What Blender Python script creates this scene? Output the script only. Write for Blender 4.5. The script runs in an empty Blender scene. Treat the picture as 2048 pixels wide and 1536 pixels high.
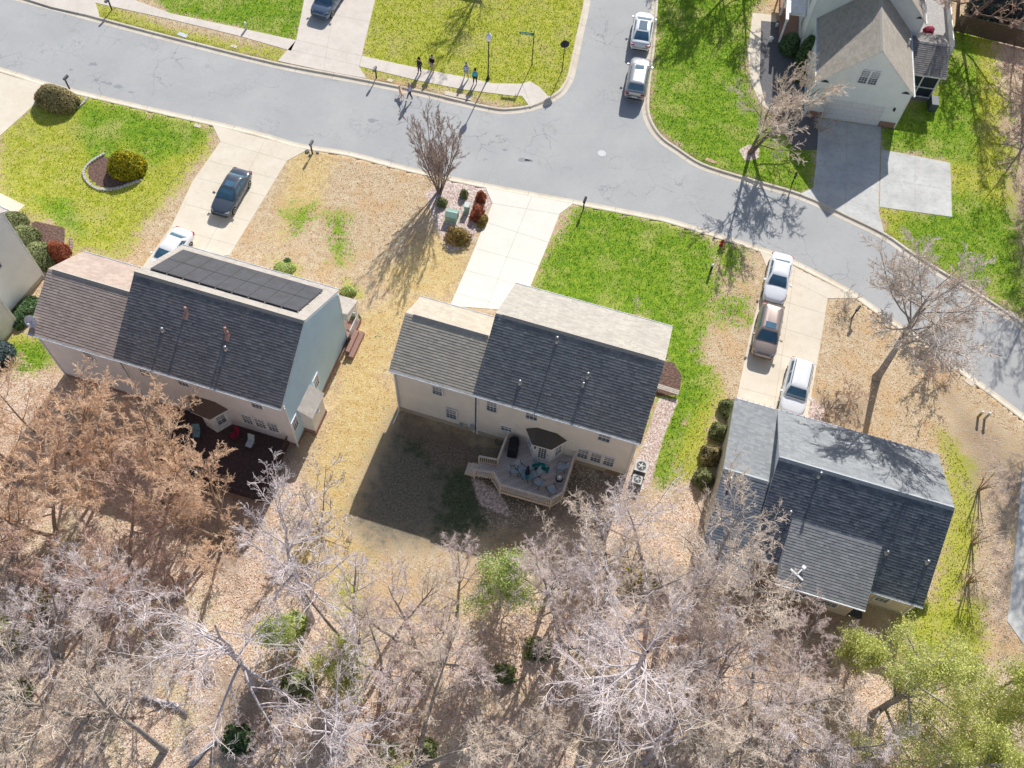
import bpy, math, random
import numpy as np
from mathutils import Vector, Matrix
random.seed(11)
R = math.radians
col = bpy.context.scene.collection
# ------------------------------------------------------------------ camera model (drone at 62 m)
F_, CH, NX, NY = 1930., 62., 940., 1845.
_D = np.array([NX-1024, NY-768, F_]); _D /= np.linalg.norm(_D)
CZ = -_D; _f = np.array([0, 0, 1.]); CY = _f-(_f@CZ)*CZ; CY /= np.linalg.norm(CY); CX = np.cross(CY, CZ)
def ray(u, v):
    r = np.array([u-1024, v-768, F_]); return np.array([r@CX, r@CY, r@CZ])
def G(u, v, z=0.):
    r = ray(u, v); t = (z-CH)/r[2]; return np.array([r[0]*t, r[1]*t, z])
cam = bpy.data.cameras.new("camera"); cam.sensor_width = 36; cam.lens = F_/2048*36; cam.clip_end = 3000; cam.clip_start = .5
co = bpy.data.objects.new("camera", cam); col.objects.link(co)
m = Matrix(((CX[0], -CX[1], -CX[2]), (CY[0], -CY[1], -CY[2]), (CZ[0], -CZ[1], -CZ[2]))).to_4x4()
m.translation = (0, 0, CH); co.matrix_world = m
bpy.context.scene.camera = co
sc = bpy.context.scene
sc.view_settings.view_transform = 'Standard'; sc.view_settings.look = 'None'; sc.view_settings.exposure = 0
# ------------------------------------------------------------------ light
SUN_EL, SUN_AZ = 36.6, 75.0      # azimuth measured from +X
w = bpy.data.worlds.new("World"); sc.world = w; w.use_nodes = True
nt = w.node_tree; bg = nt.nodes['Background']; sky = nt.nodes.new('ShaderNodeTexSky'); sky.sky_type = 'NISHITA'
sky.sun_disc = False; sky.sun_elevation = R(SUN_EL); sky.sun_rotation = R(90-SUN_AZ)
nt.links.new(sky.outputs[0], bg.inputs[0]); bg.inputs[1].default_value = .105
sl = bpy.data.lights.new("sun", 'SUN'); sl.energy = 5.0; sl.angle = R(.5); sl.color = (1, .975, .93)
so = bpy.data.objects.new("sun", sl); col.objects.link(so)
sd = Vector((math.cos(R(SUN_EL))*math.cos(R(SUN_AZ)), math.cos(R(SUN_EL))*math.sin(R(SUN_AZ)), math.sin(R(SUN_EL))))
so.rotation_euler = sd.to_track_quat('Z', 'Y').to_euler(); so.location = (0, 60, 80)

# ------------------------------------------------------------------ naming helpers
def tag(o, label=None, cat=None, group=None, kind=None):
    if label: o['label'] = label
    if cat: o['category'] = cat
    if group: o['group'] = group
    if kind: o['kind'] = kind
    return o
def empty(name, loc=(0, 0, 0), rz=0., label=None, cat=None, group=None):
    o = bpy.data.objects.new(name, None); col.objects.link(o); o.empty_display_size = .3
    o.location = [float(a) for a in loc]; o.rotation_euler = (0, 0, rz); return tag(o, label, cat, group)
def copy_tree(o, parent=None):
    c = o.copy(); col.objects.link(c); c.parent = parent
    for ch in [x for x in bpy.data.objects if x.parent == o]: copy_tree(ch, c)
    return c
def children(o): return [x for x in bpy.data.objects if x.parent == o]

# ------------------------------------------------------------------ mesh builder
class MB:
    def __init__(s, T=None): s.V = []; s.F = []; s.M = []; s.U = []; s.T = T; s.uv = False
    def add(s, pts):
        b = len(s.V)
        for p in pts:
            p = tuple(float(x) for x in p); s.V.append(s.T(*p) if s.T else p)
        return b
    def poly(s, pts, m=0, uv=None):
        b = s.add(pts); s.F.append(tuple(range(b, b+len(pts)))); s.M.append(m)
        if uv: s.uv = True
        s.U.append(uv if uv else [(0, 0)]*len(pts))
    def faces(s, b, fs, m=0):
        for f in fs: s.F.append(tuple(b+i for i in f)); s.M.append(m); s.U.append([(0, 0)]*len(f))
    def box(s, x0, x1, y0, y1, z0, z1, m=0):
        b = s.add([(x0, y0, z0), (x1, y0, z0), (x1, y1, z0), (x0, y1, z0), (x0, y0, z1), (x1, y0, z1), (x1, y1, z1), (x0, y1, z1)])
        s.faces(b, [(3, 2, 1, 0), (4, 5, 6, 7), (0, 1, 5, 4), (1, 2, 6, 5), (2, 3, 7, 6), (3, 0, 4, 7)], m)
    def obox(s, o, X, Y, Z, m=0):   # box spanned by three vectors from a corner
        o, X, Y, Z = map(np.array, (o, X, Y, Z))
        b = s.add([o, o+X, o+X+Y, o+Y, o+Z, o+X+Z, o+X+Y+Z, o+Y+Z])
        s.faces(b, [(3, 2, 1, 0), (4, 5, 6, 7), (0, 1, 5, 4), (1, 2, 6, 5), (2, 3, 7, 6), (3, 0, 4, 7)], m)
    def prism(s, P, z0, z1, m=0, cap=True):
        n = len(P); b = s.add([(x, y, z0) for x, y in P]+[(x, y, z1) for x, y in P])
        if cap: s.faces(b, [tuple(range(n))[::-1], tuple(range(n, 2*n))], m)
        s.faces(b, [(i, (i+1) % n, n+(i+1) % n, n+i) for i in range(n)], m)
    def prismx(s, P, x0, x1, m=0):   # P in (y,z), extruded along x
        n = len(P); b = s.add([(x0, y, z) for y, z in P]+[(x1, y, z) for y, z in P])
        s.faces(b, [tuple(range(n))[::-1], tuple(range(n, 2*n))]+[(i, (i+1) % n, n+(i+1) % n, n+i) for i in range(n)], m)
    def tube(s, P, r, n=6, m=0, cap=True):
        P = [np.array(p, float) for p in P]; k = len(P)
        if not hasattr(r, '__len__'): r = [r]*k
        rings = []
        for i in range(k):
            d = P[min(i+1, k-1)]-P[max(i-1, 0)]; d = d/(np.linalg.norm(d)+1e-9)
            a = np.array([1., 0, 0]) if abs(d[0]) < .8 else np.array([0, 1., 0])
            e = np.cross(d, a); e /= np.linalg.norm(e); g = np.cross(d, e)
            rings.append(s.add([P[i]+r[i]*(math.cos(2*math.pi*j/n)*e+math.sin(2*math.pi*j/n)*g) for j in range(n)]))
        for i in range(k-1):
            a, b = rings[i], rings[i+1]
            for j in range(n): s.F.append((a+j, a+(j+1) % n, b+(j+1) % n, b+j)); s.M.append(m); s.U.append([(0, 0)]*4)
        if cap:
            for a, rev in ((rings[0], 1), (rings[-1], 0)):
                f = tuple(range(a, a+n)); s.F.append(f[::-1] if rev else f); s.M.append(m); s.U.append([(0, 0)]*n)
    def lathe(s, prof, c=(0, 0, 0), n=12, m=0):
        rings = [s.add([(c[0]+r*math.cos(2*math.pi*j/n), c[1]+r*math.sin(2*math.pi*j/n), c[2]+z) for j in range(n)]) for r, z in prof]
        for a, b in zip(rings, rings[1:]):
            for j in range(n): s.F.append((a+j, a+(j+1) % n, b+(j+1) % n, b+j)); s.M.append(m); s.U.append([(0, 0)]*4)
        for a, rev in ((rings[0], 1), (rings[-1], 0)):
            f = tuple(range(a, a+n)); s.F.append(f[::-1] if rev else f); s.M.append(m); s.U.append([(0, 0)]*n)
    def build(s, name, mats, parent=None, smooth=False, bevel=0, fix=False, sub=0):
        me = bpy.data.meshes.new(name); me.from_pydata(s.V, [], s.F)
        if not isinstance(mats, (list, tuple)): mats = [mats]
        for a in mats: me.materials.append(a)
        if len(mats) > 1: me.polygons.foreach_set('material_index', s.M)
        if s.uv:
            ul = me.uv_layers.new(name='uv'); ul.data.foreach_set('uv', [c for f in s.U for t in f for c in t])
        if smooth: me.polygons.foreach_set('use_smooth', [True]*len(s.F))
        if fix:
            import bmesh
            bm = bmesh.new(); bm.from_mesh(me); bmesh.ops.recalc_face_normals(bm, faces=bm.faces); bm.to_mesh(me); bm.free()
        me.update()
        o = bpy.data.objects.new(name, me); col.objects.link(o)
        if parent: o.parent = parent
        if bevel:
            b = o.modifiers.new('bevel', 'BEVEL'); b.width = bevel; b.segments = 2; b.limit_method = 'ANGLE'
        if sub:
            b = o.modifiers.new('sub', 'SUBSURF'); b.levels = sub; b.render_levels = sub
        return o
def fastmesh(name, V, Q, mats, parent=None, attr=None, smooth=False, midx=None):
    me = bpy.data.meshes.new(name); V = np.asarray(V, np.float32); Q = np.asarray(Q, np.int32); k = Q.shape[1]
    me.vertices.add(len(V)); me.vertices.foreach_set('co', V.ravel())
    me.loops.add(Q.size); me.loops.foreach_set('vertex_index', Q.ravel())
    me.polygons.add(len(Q)); me.polygons.foreach_set('loop_start', np.arange(0, Q.size, k, dtype=np.int32))
    if smooth: me.polygons.foreach_set('use_smooth', np.ones(len(Q), bool))
    for a in (mats if isinstance(mats, (list, tuple)) else [mats]): me.materials.append(a)
    if midx is not None: me.polygons.foreach_set('material_index', np.asarray(midx, np.int32))
    me.update(calc_edges=True)
    if attr:
        for n_, a in attr.items():
            at = me.attributes.new(n_, 'FLOAT', 'POINT'); at.data.foreach_set('value', np.asarray(a, np.float32))
    o = bpy.data.objects.new(name, me); col.objects.link(o)
    if parent: o.parent = parent
    return o

# ------------------------------------------------------------------ materials
class NT:
    def __init__(s, name):
        s.m = bpy.data.materials.new(name); s.m.use_nodes = True; s.t = s.m.node_tree; s.n = s.t.nodes; s.b = s.n['Principled BSDF']
    def new(s, ty, ins={}, **kw):
        n = s.n.new(ty)
        for k, v in kw.items(): setattr(n, k, v)
        for k, v in ins.items(): s.set(n, k, v)
        return n
    def set(s, n, k, v):
        if hasattr(v, 'links') or isinstance(v, bpy.types.NodeSocket): s.t.links.new(v, n.inputs[k])
        else: n.inputs[k].default_value = v
    def math(s, op, a, b=0., c=0., clamp=False):
        n = s.n.new('ShaderNodeMath'); n.operation = op; n.use_clamp = clamp
        for i, v in enumerate((a, b, c)): s.set(n, i, v)
        return n.outputs[0]
    def mix(s, f, a, b, mode='MIX'):
        n = s.n.new('ShaderNodeMix'); n.data_type = 'RGBA'; n.blend_type = mode; n.clamp_factor = True
        s.set(n, 0, f)
        for i, v in ((6, a), (7, b)): s.set(n, i, (*v, 1) if isinstance(v, tuple) and len(v) == 3 else v)
        return n.outputs[2]
    def noise(s, scale, detail=3, rough=.55, vec=None, dist=0., out=0):
        n = s.new('ShaderNodeTexNoise', {'Scale': scale, 'Detail': detail, 'Roughness': rough, 'Distortion': dist})
        if vec is not None: s.set(n, 'Vector', vec)
        return n.outputs[out]
    def ramp(s, f, stops):
        n = s.n.new('ShaderNodeValToRGB'); s.set(n, 0, f); e = n.color_ramp.elements
        for i, (p, c) in enumerate(stops):
            if i < 2: el = e[i]; el.position = p
            else: el = e.new(p)
            el.color = (*c, 1) if isinstance(c, tuple) else (c, c, c, 1)
        return n.outputs[0]
    def smask(s, v, c, k):   # sharpened threshold
        return s.math('MULTIPLY_ADD', s.math('SUBTRACT', v, c), k, .5, clamp=True)
    def out(s, colr, rough=.85, bump=None, bs=.3, bd=.02, metal=0., spec=.3):
        s.set(s.b, 'Base Color', (*colr, 1) if isinstance(colr, tuple) else colr); s.set(s.b, 'Roughness', rough); s.b.inputs['Metallic'].default_value = metal
        s.b.inputs['Specular IOR Level'].default_value = spec
        if bump is not None:
            n = s.new('ShaderNodeBump', {'Strength': bs, 'Distance': bd, 'Height': bump}); s.t.links.new(n.outputs[0], s.b.inputs['Normal'])
        return s.m
def sh(c, f): return tuple(min(1, x*f) for x in c)
_mc = {}
def mat(name, c, c2=None, scale=6., rough=.8, bump=0., metal=0., spec=.3, detail=4):
    if name in _mc: return _mc[name]
    n = NT(name); tc = n.new('ShaderNodeTexCoord').outputs['Object']
    f = n.noise(scale, detail, .6, tc)
    cc = n.mix(n.smask(f, .5, 3.5), c2 if c2 else sh(c, .85), sh(c, 1.06) if not c2 else c)
    m_ = n.out(cc, rough, f if bump else None, bump, .03, metal, spec)
    _mc[name] = m_; return m_
def siding(name, c, axis_step=.115, tint=None):
    n = NT(name); tc = n.new('ShaderNodeTexCoord').outputs['Object']; sx = n.new('ShaderNodeSeparateXYZ', {0: tc})
    fr = n.math('FRACT', n.math('DIVIDE', sx.outputs[2], axis_step))
    line = n.math('LESS_THAN', fr, .16)
    ns = n.noise(.9, 5, .65, tc)
    base = n.mix(n.smask(ns, .5, 2.), sh(c, .90), sh(c, 1.04))
    base = n.mix(n.math('MULTIPLY', line, .38), base, sh(c, .45))
    return n.out(base, .6, fr, .7, .02, spec=.25)
def shingles(name, c1, c2, c3, row=.14):
    n = NT(name); uv = n.new('ShaderNodeUVMap').outputs[0]; uv2 = uv
    rnd = n.new('ShaderNodeNewGeometry').outputs['Random Per Island']
    big = n.noise(.55, 4, .62, uv); fine = n.noise(24, 2, .6, uv)
    colr = n.mix(rnd, c1, c2)
    colr = n.mix(n.math('MULTIPLY', n.smask(big, .55, 3.), .35), colr, c3)
    colr = n.mix(.35, colr, n.ramp(fine, [(.3, .25), (.7, 1.)]), 'MULTIPLY')
    # vertical weather streaks
    mp = n.new('ShaderNodeMapping', {'Vector': uv, 'Scale': (1.6, .12, 1.)}); st = n.noise(1.5, 4, .6, mp.outputs[0])
    colr = n.mix(n.math('MULTIPLY', n.smask(st, .55, 3.), .18), colr, sh(c1, .55))
    return n.out(colr, .95, spec=.1)
def glass(name, c=(.03, .045, .06), rough=.06, spec=.9):
    n = NT(name); tc = n.new('ShaderNodeTexCoord').outputs['Object']; f = n.noise(1.5, 2, .5, tc)
    return n.out(n.mix(f, sh(c, .6), sh(c, 1.5)), rough, spec=spec)
def paint(name, c, metal=.0, rough=.28):
    n = NT(name); tc = n.new('ShaderNodeTexCoord').outputs['Object']; f = n.noise(7., 4, .6, tc)
    m_ = n.out(n.mix(n.math('MULTIPLY', f, .5), c, sh(c, .78)), rough, metal=metal, spec=.5)
    n.b.inputs['Coat Weight'].default_value = .6; n.b.inputs['Coat Roughness'].default_value = .08
    return m_
WHITE = mat('white_trim', (.86, .87, .88), scale=3, rough=.5)
PVC = mat('white_vinyl', (.8, .8, .8), scale=8, rough=.4)
DARKMETAL = mat('dark_metal', (.03, .032, .035), rough=.45, scale=12)
GALV = mat('galvanised_metal', (.55, .56, .58), rough=.35, metal=.7, scale=14)
RUBBER = mat('tyre_rubber', (.025, .025, .027), rough=.8)
BLACK = mat('black_plastic', (.02, .02, .022), rough=.5)
CHROME = mat('bright_metal', (.7, .7, .72), rough=.2, metal=1.)
GLASS = glass('window_glass', (.11, .14, .17))
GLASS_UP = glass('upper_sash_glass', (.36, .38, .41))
CARGLASS = glass('car_glass', (.06, .14, .21), .04, 1.)
# ------------------------------------------------------------------ GROUND
def W2(pts, z=0.): return [tuple(G(x, y, z)[:2]) for x, y in pts]
def smooth_line(P, n=4):
    P = [np.array(p, float) for p in P]; out = []
    for i in range(len(P)-1):
        p0, p1, p2, p3 = P[max(i-1, 0)], P[i], P[i+1], P[min(i+2, len(P)-1)]
        for k in range(n):
            t = k/n; out.append(.5*((2*p1)+(-p0+p2)*t+(2*p0-5*p1+4*p2-p3)*t*t+(-p0+3*p1-3*p2+p3)*t**3))
    out.append(P[-1]); return out
def offset(L, d):   # to the left of the walking direction
    out = []
    for i in range(len(L)):
        a = np.array(L[max(i-1, 0)]); b = np.array(L[min(i+1, len(L)-1)]); t = (b-a)/(np.linalg.norm(b-a)+1e-9)
        out.append(np.array(L[i])+d*np.array([-t[1], t[0]]))
    return out
RS = [(-260, 60), (0, 134), (85, 161), (164, 182), (342, 223), (506, 260), (600, 287), (700, 303), (815, 333), (969, 366), (1147, 399), (1300, 428), (1348, 439), (1519, 493), (1587, 519), (1700, 578), (1751, 613), (1861, 690), (2048, 828), (2300, 1030)]
RN = [(2420, 930), (2200, 780), (2048, 664), (1980, 616), (1826, 520), (1765, 478), (1690, 441), (1597, 398), (1485, 365), (1399, 337), (1348, 305), (1316, 282), (1294, 252), (1284, 219), (1287, 165), (1297, 85), (1303, 0), (1312, -110)]
RW = [(1193, -110), (1181, 0), (1167, 68), (1150, 148), (1140, 172), (1123, 193), (1078, 217), (1027, 227), (976, 224), (839, 192), (700, 164), (547, 135), (342, 84), (205, 48), (103, 20), (20, -2), (-260, -80)]
lines = [smooth_line(W2(P, -.1), 4) for P in (RS, RN, RW)]
road = lines[0]+lines[1]+lines[2]
def sdf(P, poly):
    P = np.asarray(P); poly = np.asarray(poly, float); d = np.full(len(P), 1e9); s = np.ones(len(P))
    for i in range(len(poly)):
        a = poly[i]; b = poly[i-1]; e = b-a; wv = P-a
        t = np.clip((wv@e)/max(e@e, 1e-9), 0, 1); q = wv-t[:, None]*e; d = np.minimum(d, (q**2).sum(1))
        c1 = P[:, 1] >= a[1]; c2 = P[:, 1] < b[1]; c3 = e[0]*wv[:, 1] > e[1]*wv[:, 0]
        fl = (c1 & c2 & c3) | (~c1 & ~c2 & ~c3); s = np.where(fl, -s, s)
    return np.sqrt(d)*s     # negative inside
def axis(lo, hi, step, far):
    a = list(np.arange(lo, hi, step)); x = hi; s = step
    while x < far: a.append(x); s *= 1.5; x += s
    x = lo; s = step; pre = []
    while x > -far: s *= 1.5; x -= s; pre.append(x)
    return np.array(pre[::-1]+a)
ax = axis(-54, 56, .34, 900.); ay = axis(1, 92, .34, 900.)
GX, GY = np.meshgrid(ax, ay); P = np.stack([GX.ravel(), GY.ravel()], 1); nx_, ny_ = len(ax), len(ay)
near = (P[:, 0] > -75) & (P[:, 0] < 75) & (P[:, 1] > -20) & (P[:, 1] < 110)
def zone(polys, soft=1.2, default=0., mul=1.7):
    o = np.full(len(P), default)
    for pl in polys:
        if len(pl) == 2 and not isinstance(pl[0][0], (int, float)): pl, sf = pl
        else: sf = soft
        wpl = W2(pl); lo = np.min(wpl, 0)-6; hi = np.max(wpl, 0)+6
        k = near & (P[:, 0] > lo[0]) & (P[:, 0] < hi[0]) & (P[:, 1] > lo[1]) & (P[:, 1] < hi[1])
        o[k] = np.maximum(o[k], np.clip(.5-sdf(P[k], wpl)/(2*sf*(mul if sf > .5 else 1.)), 0, 1))
    return o
z_green = zone([
    [(1150, 412), (1210, 410), (1300, 440), (1400, 466), (1430, 482), (1437, 560), (1415, 640), (1400, 700), (1425, 745), (1420, 790), (1360, 890), (1340, 985), (1310, 990), (1300, 870), (1330, 740), (1290, 640), (1060, 640), (1085, 520)],
    [(1240, -60), (1560, -60), (1500, 30), (1496, 160), (1515, 210), (1545, 235), (1640, 240), (1625, 385), (1590, 390), (1400, 330), (1300, 240), (1310, 60)],
    [(1760, 250), (1870, 190), (1905, 60), (1950, 60), (1960, 200), (1950, 330), (1900, 320), (1770, 300)],
    [(246, -60), (640, -60), (590, 85), (478, 56), (342, 27)],
    ([(190, 200), (300, 225), (430, 262), (380, 300), (310, 330), (220, 270)], 1.0),
    ([(150, 200), (230, 215), (250, 320), (190, 350), (160, 270)], 1.),
    ([(70, 395), (140, 400), (170, 470), (120, 450)], .8),
    ([(655, 430), (690, 435), (695, 490), (682, 520), (665, 490)], 1.5), ([(575, 430), (625, 410), (608, 455), (590, 465)], 1.5),
    ([(1430, 480), (1490, 500), (1480, 545), (1440, 560)], 1.4), ([(1430, 590), (1490, 600), (1500, 640), (1430, 640)], 1.5),
    ([(0, 690), (90, 680), (110, 730), (40, 760), (0, 760)], .8),
    ([(1900, 380), (2060, 420), (2070, 640), (1980, 590), (1830, 505), (1790, 450)], 1.5),
    ([(600, 1230), (720, 1240), (700, 1340), (620, 1300)], 1.), ([(560, 1330), (640, 1330), (620, 1400)], 1.),
], 1.0)
z_yel = zone([
    [(730, -60), (1190, -60), (1160, 110), (1120, 195), (1050, 212), (718, 140), (728, 60)],
    [(180, 0), (350, 60), (600, 110), (560, 125), (330, 78), (190, 42)],
    [(246, -60), (640, -60), (590, 85), (478, 56), (342, 27)],
    [(0, 265), (80, 200), (190, 190), (430, 255), (420, 300), (330, 400), (245, 510), (150, 500), (100, 440), (0, 420)],
    [(1755, 410), (1905, 430), (1990, 500), (2048, 560), (1850, 530), (1770, 480)],
    [(1760, 250), (1900, 150), (1940, 50), (2010, 60), (2050, 200), (2060, 400), (2000, 470), (1905, 440), (1890, 320)],
    [(1880, 860), (1960, 930), (1950, 1100), (1900, 1250), (1860, 1240), (1905, 1000)],
    [(1400, 700), (1440, 760), (1440, 800), (1400, 960), (1330, 980), (1340, 900)],
    [(0, 660), (110, 680), (100, 760), (0, 790)],
    [(1800, 1200), (1980, 1200), (1960, 1400), (1800, 1420)], [(690, 560), (720, 590), (700, 600)], [(540, 515), (600, 540), (590, 550)],
    [(560, 1250), (700, 1150), (760, 1300), (700, 1480), (560, 1420)], [(700, 1350), (860, 1380), (850, 1536), (700, 1536)],
], 1.2)
z_gold = zone([
    [(800, 580), (900, 600), (800, 640), (770, 750), (785, 830), (690, 1060), (745, 1110), (700, 1180), (560, 1130), (600, 960), (640, 870), (700, 720), (720, 640)],
    [(600, 290), (660, 320), (640, 420), (560, 480), (575, 330)], [(870, 470), (940, 500), (900, 600), (800, 600), (760, 540)],
], 1.6)
z_lit = zone([
    ([(-300, 760), (60, 740), (330, 780), (420, 860), (560, 1110), (740, 1250), (960, 1230), (1040, 1110), (1130, 1000), (1280, 990), (1400, 960), (1440, 1100), (1560, 1200), (1740, 1250), (1820, 1400), (1980, 1330), (2100, 1400), (2600, 2200), (-600, 2200)], 1.6),
    ([(1985, 60), (2600, -200), (2600, 900), (2080, 640), (2060, 480), (2020, 300)], 2.2),
    ([(1960, 860), (2048, 950), (2020, 1250), (1980, 1240), (1975, 960)], 2.),
    ([(1020, 900), (1270, 930), (1260, 1010), (1100, 1060), (980, 1060), (940, 960)], .6),
    ([(560, 860), (640, 1000), (500, 1200), (300, 1000)], 1.),
], 1.4)
z_sh = zone([([(792, 838), (830, 838), (930, 868), (1040, 890), (1250, 950), (1240, 985), (1130, 1020), (1010, 1068), (900, 1085), (752, 1088), (700, 1045), (742, 940)], 1.2)], .5)  # house shadow on the back yard, painted into the ground colour
z_yard_shade_grn = zone([([(880, 940), (940, 930), (960, 970), (995, 1055), (955, 1075), (885, 1065), (870, 1000)], .6), ([(800, 870), (850, 880), (860, 930), (810, 900)], .5)], .5)  # grassy part of that painted yard shadow, dark green
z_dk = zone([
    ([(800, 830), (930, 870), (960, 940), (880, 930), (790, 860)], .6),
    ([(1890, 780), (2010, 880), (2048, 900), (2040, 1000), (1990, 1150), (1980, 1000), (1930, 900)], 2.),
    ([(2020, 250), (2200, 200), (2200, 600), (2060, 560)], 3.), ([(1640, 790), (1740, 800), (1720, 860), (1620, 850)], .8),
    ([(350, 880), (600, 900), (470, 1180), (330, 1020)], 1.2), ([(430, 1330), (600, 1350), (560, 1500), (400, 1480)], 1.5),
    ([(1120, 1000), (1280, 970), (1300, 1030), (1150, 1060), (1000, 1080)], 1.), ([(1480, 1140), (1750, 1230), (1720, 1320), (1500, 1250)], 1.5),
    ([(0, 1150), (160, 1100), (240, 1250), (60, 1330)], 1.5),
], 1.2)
z_mul = zone([([(178, 330), (207, 311), (250, 330), (290, 352), (250, 375), (200, 375), (176, 356)], .12), ([(85, 200), (168, 200), (150, 216), (110, 216)], .12),
    ([(1318, 725), (1345, 722), (1364, 750), (1358, 790), (1312, 792)], .3), ([(60, 440), (130, 455), (128, 520), (80, 540)], .5),
], .3)
z_rock = zone([([(850, 385), (890, 362), (968, 372), (984, 405), (940, 490), (900, 505), (870, 450)], .5),
    ([(1318, 795), (1358, 798), (1325, 880), (1300, 970), (1262, 1000), (1250, 960), (1290, 880)], .3),
    ([(1498, 288), (1520, 295), (1516, 318), (1490, 322), (1478, 300)], .25), ([(940, 950), (1000, 985), (1030, 1040), (960, 1010)], .5),
    ([(1620, 790), (1650, 820), (1640, 850), (1610, 840)], .4)], .4)
outer = offset(lines[0], -.62)+offset(lines[1], -.62)+offset(lines[2], -.62)
rs = np.full(len(P), 5.); rs[near] = sdf(P[near], outer)
Z = np.where(rs < -.2, -.45, 0.)
Z = Z+np.where(~near, 0, 0)
idx = np.arange(nx_*ny_).reshape(ny_, nx_)
Q = np.stack([idx[:-1, :-1].ravel(), idx[:-1, 1:].ravel(), idx[1:, 1:].ravel(), idx[1:, :-1].ravel()], 1)
# far from the picture the ground is woods floor
z_lit = np.where(near, z_lit, 1.)
n = NT('ground_cover'); tc = n.new('ShaderNodeTexCoord').outputs['Object']
at = lambda k: n.new('ShaderNodeAttribute', attribute_name=k).outputs['Fac']
big = n.noise(.35, 4, .65, tc); mid = n.noise(1.7, 5, .72, tc); fin = n.noise(7., 4, .8, tc); spk = n.noise(19., 2, .8, tc)
nz = n.math('ADD', n.math('MULTIPLY', big, .22), n.math('ADD', n.math('MULTIPLY', mid, .38), n.math('MULTIPLY', fin, .40)))
def zm(a, amp=1.5, k=5.): return n.smask(n.math('ADD', a, n.math('MULTIPLY', n.math('SUBTRACT', nz, .5), amp)), .5, k)
def spkl(c, lo, hi, s=fin, w=.16): return n.mix(n.smask(s, .5, 1/w), sh(c, lo), sh(c, hi))
straw = n.mix(n.smask(mid, .52, 4.), (.72, .52, .32), (.93, .76, .55)); straw = n.mix(n.math('MULTIPLY', n.smask(big, .57, 7.), .55), straw, (.86, .55, .29))
gold = n.mix(n.smask(mid, .5, 4.), (.78, .54, .22), (.95, .75, .40))
yel = n.mix(n.smask(mid, .5, 4.), (.42, .50, .035), (.74, .70, .15)); yel = n.mix(n.math('MULTIPLY', n.smask(big, .56, 6.), .6), yel, (.70, .62, .24)); yel = n.mix(n.math('MULTIPLY', n.smask(fin, .62, 7.), .5), yel, (.13, .23, .01))
grn = n.mix(n.smask(mid, .5, 3.5), (.14, .31, .025), (.42, .57, .06)); grn = n.mix(n.math('MULTIPLY', n.smask(big, .58, 7.), .65), grn, (.68, .66, .20))
c = n.mix(zm(at('gold'), 3., 5.), straw, gold)
c = n.mix(zm(at('yel'), 3.2, 9.), c, yel)
c = n.mix(zm(at('grn'), 3.8, 9.), c, grn)
# speckle: blades and clumps
c = n.mix(n.math('MULTIPLY', n.smask(spk, .47, 8.), .7), c, n.mix(1., c, (.52, .55, .42), 'MULTIPLY'))
c = n.mix(n.math('MULTIPLY', n.smask(fin, .54, 7.), .55), c, n.mix(1., c, (1.55, 1.4, 1.7), 'MULTIPLY'))
# leaf litter
vo = n.new('ShaderNodeTexVoronoi', {'Vector': tc, 'Scale': 12., 'Randomness': 1.}); vr = n.new('ShaderNodeSeparateColor', {0: vo.outputs['Color']})
lit = n.ramp(vr.outputs[0], [(0., (.48, .33, .24)), (.3, (.74, .54, .39)), (.55, (.88, .70, .53)), (.8, (.95, .81, .67)), (1., (.96, .90, .82))])
lit = n.mix(n.math('MULTIPLY', n.smask(mid, .5, 4.), .6), lit, (.78, .52, .35)); lit = n.mix(n.math('MULTIPLY', n.smask(fin, .62, 8.), .45), lit, (.24, .17, .12))
lit = n.mix(n.math('MULTIPLY', n.smask(big, .56, 7.), .35), lit, n.mix(1., lit, (.62, .50, .44), 'MULTIPLY')); grass_in = n.noise(.22, 4, .7, tc, dist=.6); lit = n.mix(n.math('MULTIPLY', n.smask(grass_in, .56, 9.), .4), lit, (.64, .60, .32))
c = n.mix(zm(at('lit'), 3.0, 8.), c, lit)
c = n.mix(zm(at('shd'), 3.0, 2.), c, n.mix(n.smask(fin, .5, 5.), (.15, .135, .10), (.33, .29, .22)))  # painted yard shadow darkens the ground here
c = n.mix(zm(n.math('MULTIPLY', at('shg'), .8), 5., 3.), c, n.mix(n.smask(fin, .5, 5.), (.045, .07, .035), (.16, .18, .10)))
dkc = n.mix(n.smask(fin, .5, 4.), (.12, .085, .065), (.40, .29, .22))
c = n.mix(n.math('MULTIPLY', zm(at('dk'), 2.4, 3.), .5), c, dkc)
mul = n.mix(n.smask(fin, .5, 5.), (.10, .065, .05), (.30, .19, .155))
c = n.mix(zm(at('mul'), .35, 8.), c, mul)
v2 = n.new('ShaderNodeTexVoronoi', {'Vector': tc, 'Scale': 11., 'Randomness': 1.}); v2r = n.new('ShaderNodeSeparateColor', {0: v2.outputs['Color']})
rock = n.ramp(v2r.outputs[1], [(0., (.42, .29, .25)), (.4, (.66, .49, .43)), (.75, (.80, .66, .58)), (1., (.92, .85, .79))])
c = n.mix(zm(at('rock'), .9, 6.), c, rock)
hgt = n.math('ADD', n.math('MULTIPLY', fin, .6), n.math('MULTIPLY', spk, .4))
n.out(c, .95, hgt, .9, .12, spec=.05)
g = fastmesh('ground', np.stack([P[:, 0], P[:, 1], Z], 1), Q, n.m, attr=dict(grn=z_green, yel=z_yel, gold=z_gold, lit=z_lit, dk=z_dk, mul=z_mul, rock=z_rock, shd=z_sh, shg=z_yard_shade_grn), smooth=True)
tag(g, kind='structure')

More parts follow.
